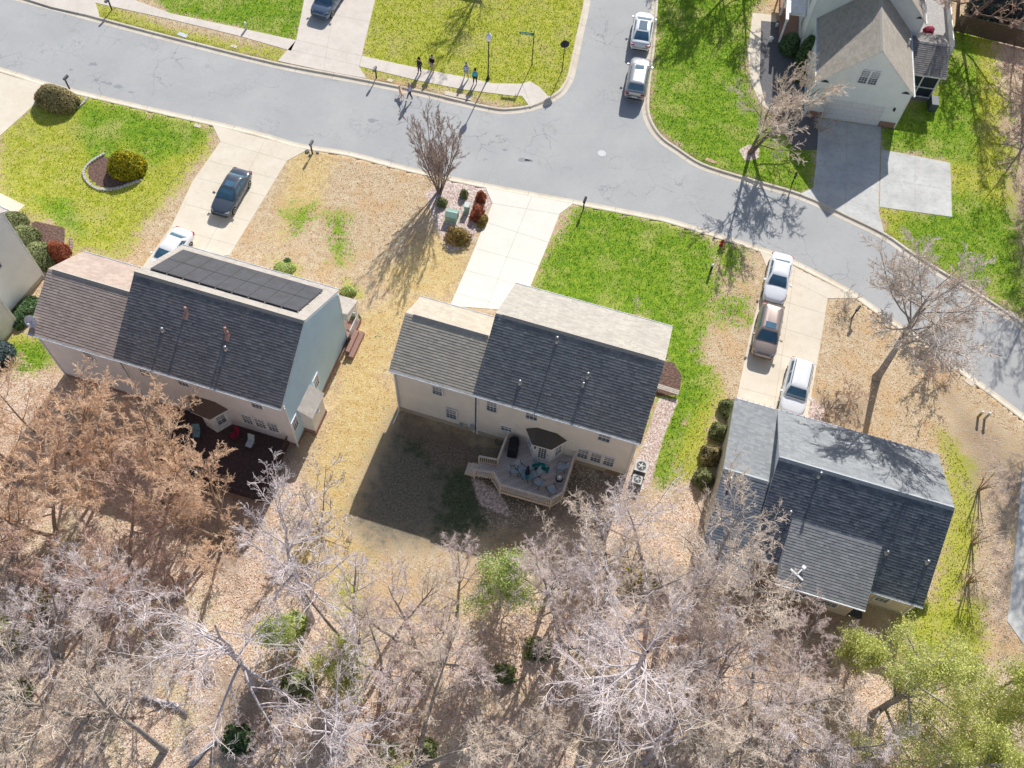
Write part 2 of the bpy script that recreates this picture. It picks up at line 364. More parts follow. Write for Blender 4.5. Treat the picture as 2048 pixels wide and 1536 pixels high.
# asphalt
n = NT('asphalt'); tc = n.new('ShaderNodeTexCoord').outputs['Object']
fi = n.noise(22, 3, .75, tc); bi = n.noise(.22, 5, .6, tc); md = n.noise(1.7, 6, .7, tc)
dis = n.new('ShaderNodeVectorMath', {0: tc, 1: n.noise(.9, 4, .7, tc, out=1)}, operation='ADD').outputs[0]
vc = n.new('ShaderNodeTexVoronoi', {'Vector': dis, 'Scale': .42}, feature='DISTANCE_TO_EDGE').outputs[0]
crk = n.math('MULTIPLY', n.math('LESS_THAN', vc, .010), n.smask(n.noise(.16, 3, .6, tc), .56, 9.))
dis2 = n.new('ShaderNodeVectorMath', {0: tc, 1: n.noise(2.2, 3, .7, tc, out=1)}, operation='ADD').outputs[0]
vc2 = n.new('ShaderNodeTexVoronoi', {'Vector': dis2, 'Scale': 1.5}, feature='DISTANCE_TO_EDGE').outputs[0]
crk2 = n.math('MULTIPLY', n.math('LESS_THAN', vc2, .022), n.smask(n.noise(.3, 3, .6, tc), .60, 10.))
a_ = n.mix(n.smask(bi, .5, 2.5), (.44, .44, .435), (.52, .515, .50)); a_ = n.mix(n.math('MULTIPLY', n.smask(md, .62, 5.), .25), a_, (.37, .37, .365))
a_ = n.mix(.3, a_, n.ramp(fi, [(.3, .45), (.7, 1.2)]), 'MULTIPLY')
a_ = n.mix(n.math('MULTIPLY', n.math('MAXIMUM', crk  , crk2), .5), a_, (.15, .155, .17))
ASPH = n.out(a_, .9, fi, .4, .01, spec=.2)
mb = MB(); mb.poly([(x, y, -.105) for x, y in road]); o = mb.build('road', ASPH); tag(o, kind='structure')

def concrete(name, c, c2, dirt=.3):
    n = NT(name); tc = n.new('ShaderNodeTexCoord').outputs['Object']
    b = n.noise(.5, 6, .65, tc); f = n.noise(14, 4, .7, tc); md = n.noise(2.2, 5, .7, tc)
    cc = n.mix(n.smask(b, .5, 3.), c2, c); cc = n.mix(n.math('MULTIPLY', n.smask(md, .6, 5.), dirt), cc, sh(c2, .72)); cc = n.mix(.16, cc, n.ramp(f, [(.3, .5), (.7, 1.15)]), 'MULTIPLY')
    return n.out(cc, .9, f, .25, .01, spec=.2)
CON = concrete('pale_concrete', (.90, .85, .75), (.84, .79, .69), .15)
CON2 = concrete('tan_concrete', (.84, .75, .61), (.76, .66, .52), .25)
CON3 = concrete('stained_concrete', (.72, .71, .67), (.54, .53, .51), .5)
CON4 = concrete('sidewalk_concrete', (.80, .72, .63), (.70, .62, .54), .3)
CURB = concrete('curb_concrete', (.80, .72, .60), (.68, .58, .45), .35)
JOINT = mat('joint_line', (.48, .44, .37), rough=.95)
# rolled curb and gutter along the three road edges
prof = [(-.02, -.101), (.12, -.108), (.30, -.095), (.38, -.03), (.44, .02), (.52, .032), (.62, .026), (.66, -.2)]
for L in lines:
    mb = MB(); rows = [offset(L, -d) for d, z in prof]; K = len(L)
    b = mb.add([(p[0], p[1], prof[j][1]) for j, r_ in enumerate(rows) for p in r_])
    mb.faces(b, [(j*K+i, (j+1)*K+i, (j+1)*K+i+1, j*K+i+1) for j in range(len(prof)-1) for i in range(K-1)])
    # joints every 3 m
    acc = 0
    for i in range(1, K):
        acc += float(np.linalg.norm(np.array(L[i])-np.array(L[i-1])))
        if acc > 3:
            acc = 0; t = np.array(L[i])-np.array(L[i-1]); t /= np.linalg.norm(t); t = t*.02
            for j in range(len(prof)-2):
                a = rows[j][i]; c_ = rows[j+1][i]
                mb.poly([(a[0]-t[0], a[1]-t[1], prof[j][1]+.004), (c_[0]-t[0], c_[1]-t[1], prof[j+1][1]+.004), (c_[0]+t[0], c_[1]+t[1], prof[j+1][1]+.004), (a[0]+t[0], a[1]+t[1], prof[j][1]+.004)], 1)
    o = mb.build('curb', [CURB, JOINT], smooth=False); tag(o, kind='structure')

SLABS = []
def slab(name, pts, m, z=.03, joints=(), jw=.022, t=.12):
    mb = MB(); mb.prism(W2(pts), z-t, z); SLABS.append(W2(pts))
    for a, b in joints:
        A_, B_ = (np.array(q) for q in W2([a, b])); d = (B_-A_)/np.linalg.norm(B_-A_); nn = np.array([-d[1], d[0]])*jw/2
        mb.poly([(*(A_-nn), z+.004), (*(B_-nn), z+.004), (*(B_+nn), z+.004), (*(A_+nn), z+.004)], 1)
    o = mb.build(name, [m, JOINT]); tag(o, kind='structure'); return o
def lerp(a, b, t): return (a[0]+(b[0]-a[0])*t, a[1]+(b[1]-a[1])*t)
E0, E1 = (1000, 378), (1140, 404)
slab('driveway', [(971, 375), (1147, 407), (1119, 428), (1095, 490), (1040, 622), (900, 612), (940, 520), (985, 407)], CON,
     joints=[((1064, 392), (969, 625)), ((985, 407), (1119, 429)), ((978, 447), (1100, 486)), ((954, 498), (1080, 532)), ((926, 539), (1062, 577)), ((905, 585), (1040, 620))])
slab('driveway', [(425, 250), (614, 300), (574, 322), (530, 394), (460, 510), (285, 535), (342, 455), (386, 362), (441, 284)], CON2,
     joints=[((528, 286), (410, 500)), ((441, 284), (574, 322)), ((418, 322), (552, 358)), ((395, 356), (528, 392)), ((368, 408), (500, 443)), ((342, 455), (474, 492))])
slab('driveway', [(1519, 501), (1717, 597), (1655, 597), (1642, 680), (1626, 770), (1612, 850), (1465, 820), (1476, 784), (1500, 670), (1534, 537)], CON2,
     joints=[((1590, 535), (1545, 835)), ((1534, 537), (1655, 597)), ((1524, 590), (1650, 628)), ((1512, 640), (1642, 680)), ((1497, 692), (1633, 730)), ((1480, 776), (1620, 812))])
slab('driveway', [(1602, 387), (1626, 376), (1632, 328), (1638, 238), (1762, 254), (1757, 383), (1757, 424), (1768, 465), (1694, 429)], CON3,
     joints=[((1694, 246), (1690, 424)), ((1635, 282), (1760, 298)), ((1632, 331), (1758, 352)), ((1626, 376), (1757, 424)), ((1626, 380), (1757, 430))])
slab('parking_pad', [(1762, 299), (1900, 326), (1904, 434), (1759, 414)], CON3, z=.026, joints=[((1830, 312), (1830, 424)), ((1760, 357), (1902, 381))])
slab('driveway', [(-120, 90), (0, 146), (82, 170), (74, 205), (0, 272), (-150, 400), (-300, 300)], CON2, joints=[((0, 152), (-60, 330))])
slab('driveway', [(556, 122), (593, 80), (622, -70), (772, -70), (750, 0), (723, 112), (718, 134), (733, 157), (640, 140)], CON3 if False else CON4,
     joints=[((593, 80), (724, 113)), ((583, 100), (719, 132)), ((612, 18), (744, 45)), ((680, -60), (648, 136))])
slab('sidewalk', [(20, -12), (92, -30), (246, -8), (342, 27), (478, 56), (592, 81), (582, 102), (478, 72), (342, 39), (191, 6), (200, 36), (103, 14)], CON4,
     joints=[((60*i+200, 60*i*.246-6), (60*i+190, 60*i*.246+12)) for i in range(1, 6)])
slab('sidewalk', [(724, 112), (839, 137), (925, 154), (986, 167), (1041, 168), (1060, 163), (1080, 175), (1099, 196), (1060, 214), (1044, 192), (1027, 192), (925, 179), (839, 162), (719, 133)], CON4,
     joints=[(lerp((724, 112), (1041, 168), t), lerp((719, 133), (1027, 192), t)) for t in (.17, .35, .52, .7, .88)]+[((1044, 168), (1062, 212))])
slab('garden_path', [(1505, 26), (1550, 31), (1553, 45), (1522, 42), (1519, 161), (1530, 205), (1545, 228), (1520, 208), (1500, 161), (1496, 100)], CON2, z=.03)
PAVER = mat('dark_pavers', (.20, .19, .19), (.13, .125, .13), 9, .9, .3)
slab('garden_path', [(1522, 42), (1640, 42), (1630, 120), (1620, 215), (1640, 236), (1636, 300), (1590, 300), (1545, 228), (1530, 205), (1519, 161)], PAVER, z=.022)
slab('driveway', [(2200, 560+420), (2048, 914), (2042, 968), (2030, 1100), (2014, 1242), (2048, 1290), (2300, 1400)], CON3, joints=[((2040, 1005), (2100, 1020)), ((2028, 1130), (2100, 1150))])
slab('garden_path', [(-60, 380), (0, 386), (50, 411), (30, 430), (0, 425), (-60, 420)], CON2)

STAIN = mat('road_stain_dark', (.27, .28, .30), (.36, .37, .39), 12, .9)
mb = MB(); rs_ = np.random.RandomState(2)
for px, r_ in (((186, 128), .45), ((142, 139), .22), ((193, 160), .25), ((206, 164), .28), ((218, 167), .3), ((236, 173), .32), ((262, 184), .22), ((745, 241), .5), ((1045, 320), .4), ((1060, 322), .3), ((349, 106), .15), ((1010, 300), .25)):
    g_ = G(*px, -.1); mb.poly([(g_[0]+r_*(1+.3*rs_.normal())*math.cos(t), g_[1]+r_*.55*(1+.3*rs_.normal())*math.sin(t), -.1015) for t in np.linspace(0, 6.1, 9)])
tag(mb.build('road_stains', STAIN), kind='structure')

# ------------------------------------------------------------------ grass tufts and fallen leaves as real small faces
rs_ = np.random.RandomState(12)
def attr_at(a, Q_):
    i = np.clip(np.searchsorted(ax, Q_[:, 0])-1, 0, nx_-2); j = np.clip(np.searchsorted(ay, Q_[:, 1])-1, 0, ny_-2); A_ = a.reshape(ny_, nx_)
    fx = (Q_[:, 0]-ax[i])/(ax[i+1]-ax[i]); fy = (Q_[:, 1]-ay[j])/(ay[j+1]-ay[j])
    return (A_[j, i]*(1-fx)+A_[j, i+1]*fx)*(1-fy)+(A_[j+1, i]*(1-fx)+A_[j+1, i+1]*fx)*fy
def scatter(n_):
    Q_ = np.stack([rs_.uniform(-50, 52, n_), rs_.uniform(2, 84, n_)], 1)
    c = np.stack([Q_[:, 0]*CX[0]+Q_[:, 1]*CX[1]-CH*CX[2]*0, Q_[:, 0], Q_[:, 1]], 1)
    P3_ = np.stack([Q_[:, 0], Q_[:, 1], np.full(n_, -CH)], 1); cx_ = P3_@np.array([CX[0], CY[0], CZ[0]]); cy_ = P3_@np.array([CX[1], CY[1], CZ[1]]); cz_ = P3_@np.array([CX[2], CY[2], CZ[2]])
    u = 1024+F_*cx_/cz_; v = 768+F_*cy_/cz_; k = (u > -60) & (u < 2110) & (v > -60) & (v < 1600); Q_ = Q_[k]
    bad = sdf(Q_, outer) < .05
    for pl in SLABS: bad |= sdf(Q_, pl) < .08
    return Q_[~bad]
def lmat(name, stops):
    n = NT(name); rnd = n.new('ShaderNodeNewGeometry').outputs['Random Per Island']; n.out(n.ramp(rnd, stops), .9, spec=.05); return n.m
def tufts(name, Q_, hgt, m, lean=.6, wd=.03):
    k = len(Q_); b = np.c_[Q_, np.zeros(k)-.005]; a = rs_.uniform(0, 6.28, k); side = np.stack([np.cos(a), np.sin(a), 0*a], 1)*(wd*rs_.uniform(.6, 1.5, k))[:, None]; t = rs_.uniform(0, 6.28, k); h_ = hgt*rs_.uniform(.5, 1.4, k)
    tip = b+np.stack([np.cos(t)*h_*lean, np.sin(t)*h_*lean, h_], 1)
    V = np.stack([b-side, b+side, tip+side*.35, tip-side*.35], 1).reshape(-1, 3); o = fastmesh(name, V, np.arange(4*k).reshape(-1, 4), m); tag(o, kind='stuff'); return o
Qs_ = scatter(560000); g_a = attr_at(z_green, Qs_); y_a = attr_at(z_yel, Qs_); l_a = attr_at(z_lit, Qs_); s_a = attr_at(z_sh, Qs_); m_a = np.maximum(np.maximum(attr_at(z_mul, Qs_), attr_at(z_rock, Qs_)), attr_at(z_dk, Qs_)); r_ = rs_.uniform(0, 1, len(Qs_))
gsel = (g_a > .35+.3*r_) & (l_a < .5) & (m_a < .4) & (s_a < .3); ysel = (y_a > .3+.4*r_) & ~gsel & (l_a < .5) & (m_a < .4) & (s_a < .3); ssel = ~gsel & ~ysel & (l_a < .45) & (m_a < .4) & (s_a < .3) & (r_ < .7-.5*attr_at(z_gold, Qs_)); lsel = (l_a > .4+.3*r_) & (m_a < .6)
tag(tufts('green_grass', Qs_[gsel], .075, lmat('green_grass_blades', [(0., (.09, .24, .02)), (.5, (.30, .52, .04)), (.85, (.48, .63, .09)), (1., (.78, .78, .34))])), 'bright green lawn grass', 'grass')
tag(tufts('yellowish_grass', Qs_[ysel], .07, lmat('yellowish_grass_blades', [(0., (.22, .32, .02)), (.4, (.52, .56, .05)), (.8, (.78, .74, .18)), (1., (.88, .80, .42))])), 'yellowish green lawn grass', 'grass')
tag(tufts('dormant_grass', Qs_[ssel], .05, lmat('dormant_grass_blades', [(0., (.40, .27, .14)), (.4, (.78, .58, .36)), (.8, (.92, .76, .54)), (1., (.95, .88, .74))]), lean=1.2), 'straw coloured dormant lawn grass', 'grass')
Ql = Qs_[lsel]; k = len(Ql); nrm = rs_.normal(0, 1, (k, 3)); nrm[:, 2] = np.abs(nrm[:, 2])+1.2; nrm /= np.linalg.norm(nrm, axis=1, keepdims=True); a_ = np.cross(nrm, rs_.normal(0, 1, (k, 3))); a_ /= np.linalg.norm(a_, axis=1, keepdims=True); b_ = np.cross(nrm, a_); sz = rs_.uniform(.025, .065, (k, 1)); c_ = np.c_[Ql, rs_.uniform(.02, .06, k)]
V = np.stack([c_-a_*sz, c_-b_*sz*.6, c_+a_*sz, c_+b_*sz*.6], 1).reshape(-1, 3)
tag(fastmesh('fallen_leaves', V, np.arange(4*k).reshape(-1, 4), lmat('fallen_leaf', [(0., (.44, .29, .20)), (.3, (.76, .55, .39)), (.6, (.92, .75, .58)), (.88, (.96, .86, .72)), (1., (.76, .46, .33))])), 'dry brown leaves covering the woodland floor', 'leaves', kind='stuff')
# ------------------------------------------------------------------ HOUSES
class Fr:
    def __init__(s, o, deg):
        a = R(deg); s.a = a; s.o = np.array([o[0], o[1], 0.]); s.u = np.array([math.cos(a), math.sin(a), 0]); s.v = np.array([-math.sin(a), math.cos(a), 0])
    def L(s, p): d = np.array(p)-s.o; return np.array([d@s.u, d@s.v, d[2]])
    def W(s, u, v, z=0.): return s.o+s.u*u+s.v*v+np.array([0, 0, z])
    def P(s, x, y, z=0.): return s.L(G(x, y, z))
    def root(s, *a, **k): return empty(a[0], s.o, s.a, *a[1:], **k)
ROOF_A = shingles('weathered_tan_shingles', (.52, .475, .41), (.66, .61, .52), (.40, .375, .335))
ROOF_B = shingles('weathered_brown_shingles', (.52, .465, .41), (.64, .58, .51), (.40, .37, .34))
ROOF_C = shingles('slate_grey_shingles', (.30, .31, .32), (.42, .43, .43), (.22, .24, .26))
ROOF_D = shingles('grey_tan_shingles', (.46, .41, .34), (.58, .52, .44), (.34, .31, .27))
ROOF_W = {k: shingles('wing_shingles_'+k, c1, c2, c3) for k, c1, c2, c3 in (('tan', (.60, .52, .41), (.74, .65, .52), (.45, .40, .33)), ('brown', (.54, .42, .35), (.68, .55, .46), (.40, .32, .28)))}
_srs = np.random.RandomState(8)
def slope(mb, u0, u1, ve, ze, vr, zr, e=.19, t=.018, m=0):
    Ln = math.hypot(vr-ve, zr-ze); d = ((vr-ve)/Ln, (zr-ze)/Ln); n_ = (-d[1], d[0]) if d[0] > 0 else (d[1], -d[0])
    k = max(1, round(Ln/e)); st = Ln/k; flip = d[0] < 0
    for i in range(k):
        s0, s1 = i*st, (i+1)*st
        a = (ve+d[0]*s0, ze+d[1]*s0); b = (ve+d[0]*s1, ze+d[1]*s1); x = u0
        while x < u1-1e-6:
            x1 = min(u1, x+_srs.choice((.17, .25, .33, .45))); x1 = u1 if u1-x1 < .1 else x1; tt = t*_srs.choice((.9, 1., 1., 1.2))
            lo = (a[0]+n_[0]*tt, a[1]+n_[1]*tt)
            pl = [(x, *a), (x1, *a), (x1, *lo), (x, *lo)]; tp = [(x, *lo), (x1, *lo), (x1, *b), (x, *b)]
            uv = [(x, s0+.004), (x1, s0+.004), (x1, s1-.004), (x, s1-.004)]
            if flip: pl = pl[::-1]; tp = tp[::-1]; uv = uv[::-1]
            mb.poly(pl, m, [(x, s0+.01), (x1, s0+.01), (x1, s0+.02), (x, s0+.02)]); mb.poly(tp, m, uv); x = x1
DK_ = {}
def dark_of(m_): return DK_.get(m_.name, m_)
def ridge_vent(mb, u0, u1, vr, zr, sb, sf, h=.06, wd=.17):
    mb.prismx([(vr-wd, zr-wd*sb+.01), (vr-wd, zr-wd*sb+.035), (vr, zr+h), (vr+wd, zr-wd*sf+.035), (vr+wd, zr-wd*sf+.01)], u0, u1)
def gable(root, u0, u1, vb, vf, zb, zf, vr, zr, shing, wallm, T=None, oe=.3, orr=.22, wall=True, vent=True, walls0=0., gut=True, found=None, deck_t=.14, e=.19, left_o=True, right_o=True, vu=(0., 0.), h=.06):
    """roof edges as given; walls set back under them"""
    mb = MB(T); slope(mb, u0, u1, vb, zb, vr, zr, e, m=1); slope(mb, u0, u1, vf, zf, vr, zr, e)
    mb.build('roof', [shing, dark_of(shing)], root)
    sb = (zr-zb)/(vr-vb); sf = (zr-zf)/(vf-vr)
    if vent:
        mb = MB(T); ridge_vent(mb, u0+vu[0], u1-vu[1], vr, zr, sb, sf, h); mb.build('ridge_cap', mat('ridge_'+shing.name, {'slate_grey_shingles': (.42, .45, .47)}.get(shing.name, (.46, .42, .36)), scale=9, bump=.3), root, fix=True)
    mb = MB(T); t = deck_t
    mb.prismx([(vb, zb-.004), (vr, zr-.004), (vf, zf-.004), (vf, zf-t), (vr, zr-t), (vb, zb-t)], u0+.004, u1-.004); mb.build('roof_edge_trim', WHITE, root, fix=True)
    if gut:
        for v, z, s_ in ((vb, zb, -1), (vf, zf, 1)):
            mb = MB(T); mb.prismx([(v+s_*.003, z-.14), (v+s_*.09, z-.12), (v+s_*.12, z-.005), (v+s_*.10, z-.002), (v+s_*.09, z-.05), (v+s_*.003, z-.05)], u0, u1); mb.build('gutter', WHITE, root, fix=True)
    if wall:
        wu0 = u0+(orr if left_o else 0); wu1 = u1-(orr if right_o else 0); wb = vb+oe; wf = vf-oe
        ztb = zb+oe*sb-t-.01; ztf = zf+oe*sf-t-.01; zrr = zr-t-.01
        mb = MB(T)
        for u, fl in ((wu0, 1), (wu1, 0)):
            p = [(u, wb, walls0), (u, wf, walls0), (u, wf, ztf), (u, vr, zrr), (u, wb, ztb)]; mb.poly(p[::-1] if fl else p)
        mb.poly([(wu0, wb, walls0), (wu1, wb, walls0), (wu1, wb, ztb), (wu0, wb, ztb)]); mb.poly([(wu1, wf, walls0), (wu0, wf, walls0), (wu0, wf, ztf), (wu1, wf, ztf)])
        mb.build('wall', wallm, root, fix=True)
        for u in (wu0, wu1):
            for v in (wb, wf): mb = MB(T); mb.box(u-.055, u+.055, v-.055, v+.055, walls0, zb-.15 if v == wb else zf-.15); mb.build('corner_board', WHITE, root)
        if found:
            mb = MB(T); q = .035; mb.box(wu0-q, wu1+q, wb-q, wf+q, -.1, found[0]); mb.build('foundation', found[1], root)
    return
def window(root, P0, X, N, w_, h_, grid=(2, 2), frame=WHITE, pane=GLASS, name='window', T=None, fw=.085, curtain=True):
    """P0 lower-left corner on the wall, X along the wall, N outward"""
    P0 = np.array(P0, float); X = np.array(X, float); N = np.array(N, float); Zv = np.array([0, 0, 1.])
    mb = MB(T); o = P0+N*.002; d = N*.07
    mb.obox(o-X*fw-Zv*fw, X*(w_+2*fw), d, Zv*fw); mb.obox(o-X*fw+Zv*h_, X*(w_+2*fw), d, Zv*fw)
    mb.obox(o-X*fw, X*fw, d, Zv*h_); mb.obox(o+X*w_, X*fw, d, Zv*h_)
    d2 = N*.045; mb.obox(o+Zv*(h_/2-.025), X*w_, d2, Zv*.05)
    g = .022
    for half in (0, 1):
        z0 = half*h_/2
        for i in range(1, grid[0]+1): mb.obox(o+X*(w_*i/(grid[0]+1)-g/2)+Zv*(z0+(0 if half == 0 else .026)), X*g, N*.036, Zv*(h_/2-.026))
        for j in range(1, grid[1]): mb.obox(o+Zv*(z0+h_/2*j/grid[1]-g/2), X*w_, N*.033, Zv*g)
    f = mb.build(name, frame, root)
    mb = MB(T); mb.obox(o, X*w_, N*.02, Zv*h_*.5); mb.build('pane', pane, f)
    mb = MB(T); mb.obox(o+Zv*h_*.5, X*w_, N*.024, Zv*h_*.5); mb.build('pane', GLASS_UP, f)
    return f
def pipe(root, u, v, z, T=None, r=.05, h=.45, m=GALV, cap=True):
    mb = MB(T); mb.lathe([(r*2.6, -.12), (r*2.4, .05), (r, .12), (r, h), (r*1.6 if cap else r, h+.01), (r*1.6 if cap else r, h+.09), (.01, h+.1)], (u, v, z), 10); return mb.build('vent_pipe', m, root, smooth=True)
DK_['weathered_tan_shingles'] = shingles('weathered_tan_shingles_painted_shade', (.24, .24, .235), (.36, .355, .34), (.16, .165, .18)); DK_['weathered_brown_shingles'] = shingles('weathered_brown_shingles_painted_shade', (.23, .22, .22), (.34, .32, .31), (.15, .15, .16)); DK_['slate_grey_shingles'] = shingles('slate_grey_shingles_painted_shade', (.15, .17, .205), (.28, .30, .33), (.09, .11, .145))  # darker copies for the rear slopes, shade painted into the shingle colour
BRICK = mat('brick', (.42, .25, .20), (.28, .17, .14), 11, .9, .3)
BLOCK = mat('painted_foundation', (.52, .46, .36), (.44, .38, .29), 5, .9, .2)
SIDE_A = siding('beige_siding', (.95, .92, .87)); SIDE_B = siding('grey_siding', (.90, .90, .93)); SIDE_SKY = siding('sky_tinted_siding', (.56, .80, 1.)); SIDE_C = siding('tan_siding', (.76, .68, .58)); SIDE_D = siding('white_siding', (.93, .98, 1.)); SIDE_E = siding('pale_grey_siding', (.93, .97, 1.))
def shadow_patch(): pass
# ---- A: centre house
A = Fr(G(798, 827), -13.4)
ra = A.root('beige_house', 'beige two storey house with weathered tan shingle roof, a bay door and a back deck', 'house')
ROOF_A2 = ROOF_W['tan']
gable(ra, 5.62, 17.0, -.04, 9.34, 6.2, 6.2, 4.62, 9.22, ROOF_A, SIDE_A, found=(.5, BLOCK), vu=(.45, .45), h=.065)
gable(ra, -.30, 5.60, -.0, 6.2, 6.1, 6.1, 3.5, 8.0, ROOF_A2, SIDE_A, found=(.5, BLOCK), right_o=False, vu=(.55, .1), h=.09)
WV = .26-.002
def winA(u, z, w_, h_, g=(2, 2)): window(ra, (u, WV, z), (1, 0, 0), (0, -1, 0), w_, h_, g)
winA(2.66, 4.2, .66, 1.05); winA(3.58, 1.25, .7, 1.35); winA(6.52, 4.1, .66, 1.35); winA(7.6, 1.85, .74, .62, (2, 1)); winA(9.25, 4.62, .75, .95, (2, 1)); winA(14.25, 4.55, .76, .95, (2, 1))
for u in (13.17, 14.1, 15.02): winA(u, 1.12, .68, 1.3)
for z in (1.3, 4.3): window(ra, (16.78, 4.5, z), (0, 1, 0), (1, 0, 0), .75, 1.3); window(ra, (16.78, 7.3, z), (0, 1, 0), (1, 0, 0), .75, 1.3)
for u, z in ((7.1, 1.2), (7.9, 1.2)): pass
for u, z in ((7.0+1.6, 3.2), (12.5, 2.9)):
    mb = MB(); mb.box(u, u+.16, .19, .258, z, z+.14); mb.build('wall_outlet_vent', WHITE, ra)
for u, v, z, h_ in ((9.97, 4.0, 8.80, .55), (12.52, 2.59, 7.9, .55), (12.40, 2.11, 7.58, .3), (8.39, 1.25, 7.03, .35)): pipe(ra, u, v, z, h=h_, r=.055)
# downspouts
mb = MB(); mb.tube([(-.02, .0, 5.9), (-.02, .16, 5.6), (-.02, .16, .35), (-.06, -.35, .12), (-.1, -.9, .05)], .05, 6); mb.build('downspout', WHITE, ra)
mb = MB(); mb.tube([(16.68, .0, 5.9), (16.7, .2, 5.6), (16.7, .2, .1)], .045, 6); mb.build('downspout', SIDE_A, ra)
mb = MB(); mb.box(5.35, 5.7, .1, .24, .7, 1.25); mb.build('meter_box', mat('meter_grey', (.42, .44, .45), rough=.5), ra, bevel=.02)
mb = MB(); mb.tube([(5.1, .2, .2), (5.1, .2, 1.0), (4.7, .16, 1.0)], .03, 5); mb.box(4.55, 4.8, .05, .24, .6, .95); mb.build('gas_meter', mat('meter_grey2', (.38, .40, .40), rough=.5), ra)
# crawl-space vents + door in the foundation
mb = MB(); mb.box(15.3, 16.3, .2, .222, .02, .5); mb.build('crawl_space_door', mat('brown_door', (.30, .22, .13), rough=.7), ra)
# bay with patio door
zfl = .8; bw = [(9.50, .26), (10.18, -.62), (11.50, -.60), (12.13, .26)]
mb = MB(); mb.prism(bw[::-1] if False else bw, .1, 2.98); mb.build('bay_wall', WHITE, ra, fix=True)
mb = MB(); hp = [(9.33, .22), (10.07, -.80), (11.44, -.78), (12.26, .22)]; tp = [(10.10, .255), (11.48, .255)]
zr_ = 3.05; zt_ = 3.62
def P3(p, z): return (p[0], p[1], z)
mb.poly([P3(hp[0], zr_), P3(hp[1], zr_), P3(tp[0], zt_)], 0, [(0, 0), (1.2, 0), (.6, .9)])
mb.poly([P3(hp[1], zr_), P3(hp[2], zr_), P3(tp[1], zt_), P3(tp[0], zt_)], 0, [(0, 0), (1.4, 0), (1.4, 1.1), (0, 1.1)])
mb.poly([P3(hp[2], zr_), P3(hp[3], zr_), P3(tp[1], zt_)], 0, [(0, 0), (1.2, 0), (.6, .9)])
mb.build('bay_roof', shingles('bay_shingles', (.11, .10, .085), (.18, .165, .14), (.08, .075, .07)), ra)
mb = MB(); mb.prism(hp, zr_-.1, zr_-.004); mb.build('bay_trim', WHITE, ra, fix=True)
def quadwin(p, q, z0, w_, h_, grid, name='window'):
    p = np.array((*p, 0.)); q = np.array((*q, 0.)); L_ = np.linalg.norm(q-p); X = (q-p)/L_; N = np.array([X[1], -X[0], 0]); window(ra, p+X*(L_-w_)/2+np.array([0, 0, z0]), X, N, w_, h_, grid, name=name)
quadwin(bw[0], bw[1], 1.5, .55, 1.2, (1, 2)); quadwin(bw[2], bw[3], 1.5, .55, 1.2, (1, 2))
P_ = np.array((*bw[1], 0.)); Q_ = np.array((*bw[2], 0.)); X = (Q_-P_)/np.linalg.norm(Q_-P_); N = np.array([X[1], -X[0], 0])
mb = MB(); o_ = P_+X*.22+N*.002; mb.obox(o_+np.array([0, 0, .82]), X*.88, N*.05, (0, 0, 2.05)); dr = mb.build('patio_door', PVC, ra)
mb = MB()
for i in range(3):
    for j in range(5): mb.obox(o_+X*(.17+i*.19)+np.array([0, 0, 1.12+j*.31]), X*.15, N*.056, (0, 0, .26))
mb.build('pane', GLASS, dr); mb = MB(); mb.obox(o_+X*.80+N*.05+np.array([0, 0, 1.75]), X*.03, N*.06, (0, 0, .14)); mb.build('handle', DARKMETAL, dr)
mb = MB(); mb.obox(P_+X*.06+N*.002+np.array([0, 0, 2.35]), X*.1, N*.12, (0, 0, .2)); mb.build('porch_light', DARKMETAL, ra)
# side trellis/steps at right of the house
# ---- B: left house
B = Fr(G(593, 905), -13.4)
rb = B.root('grey_house_with_solar', 'grey house with two rows of solar panels on its street side roof', 'house')
gable(rb, -12.08, -.10, .17, 10.0, 6.2, 6.2, 5.12, 9.40, ROOF_B, SIDE_B, found=(.4, BRICK), vu=(.0, .0), h=.065, right_o=False)
gable(rb, -18.36, -12.10, .15, 7.28, 6.15, 6.15, 4.2, 8.15, ROOF_W['brown'], SIDE_B, found=(.4, BRICK), right_o=False, vu=(.35, .1), h=.09)
# right gable wall sits at u=-.10 ; add rake board
mb = MB(); kb = (9.40-6.2)/(5.12-.17); mb.prismx([(.475, .4), (9.69, .4), (9.69, 6.2+.3*kb-.16), (5.12, 9.24), (.475, 6.2+.3*kb-.16)], -.099, -.088); mb.build('gable_wall_or_tint_overlay', SIDE_SKY, rb, fix=True)  # thin overlay, blue sky light on this side painted into its siding
def winB(u, z, w_, h_, g=(2, 2)): window(rb, (u, .468, z), (1, 0, 0), (0, -1, 0), w_, h_, g)
winB(-14.9, 4.3, .66, 1.05); winB(-10.7, 4.35, .7, 1.35); winB(-7.85, 4.62, .75, .95, (2, 1)); winB(-2.55, 4.62, .76, .95, (2, 1))
for u in (-3.84, -2.88, -1.93): winB(u, 1.5, .72, 1.25)
for v, z in ((4.2, 1.85), (.62, 2.1)): window(rb, (-.087, v, z), (0, 1, 0), (1, 0, 0), .66, 1.25)
mb = MB(); mb.box(-.1, 0.78, 1.75, 3.55, .5, 2.75); mb.build('chimney_box', SIDE_B, rb)
mb = MB()
mb.prismx([(1.65, 2.75), (3.65, 2.75), (2.65, 2.80)], -.1, .82) if False else None
slope(mb, 1.66, 3.66, -.92, 2.72, -.08, 3.3) if False else None
mb = MB(T=lambda a, b, z: (b, a, z)); slope(mb, 1.62, 3.72, .90, 2.75, -.09, 3.45); mb.build('chimney_roof', ROOF_B, rb)
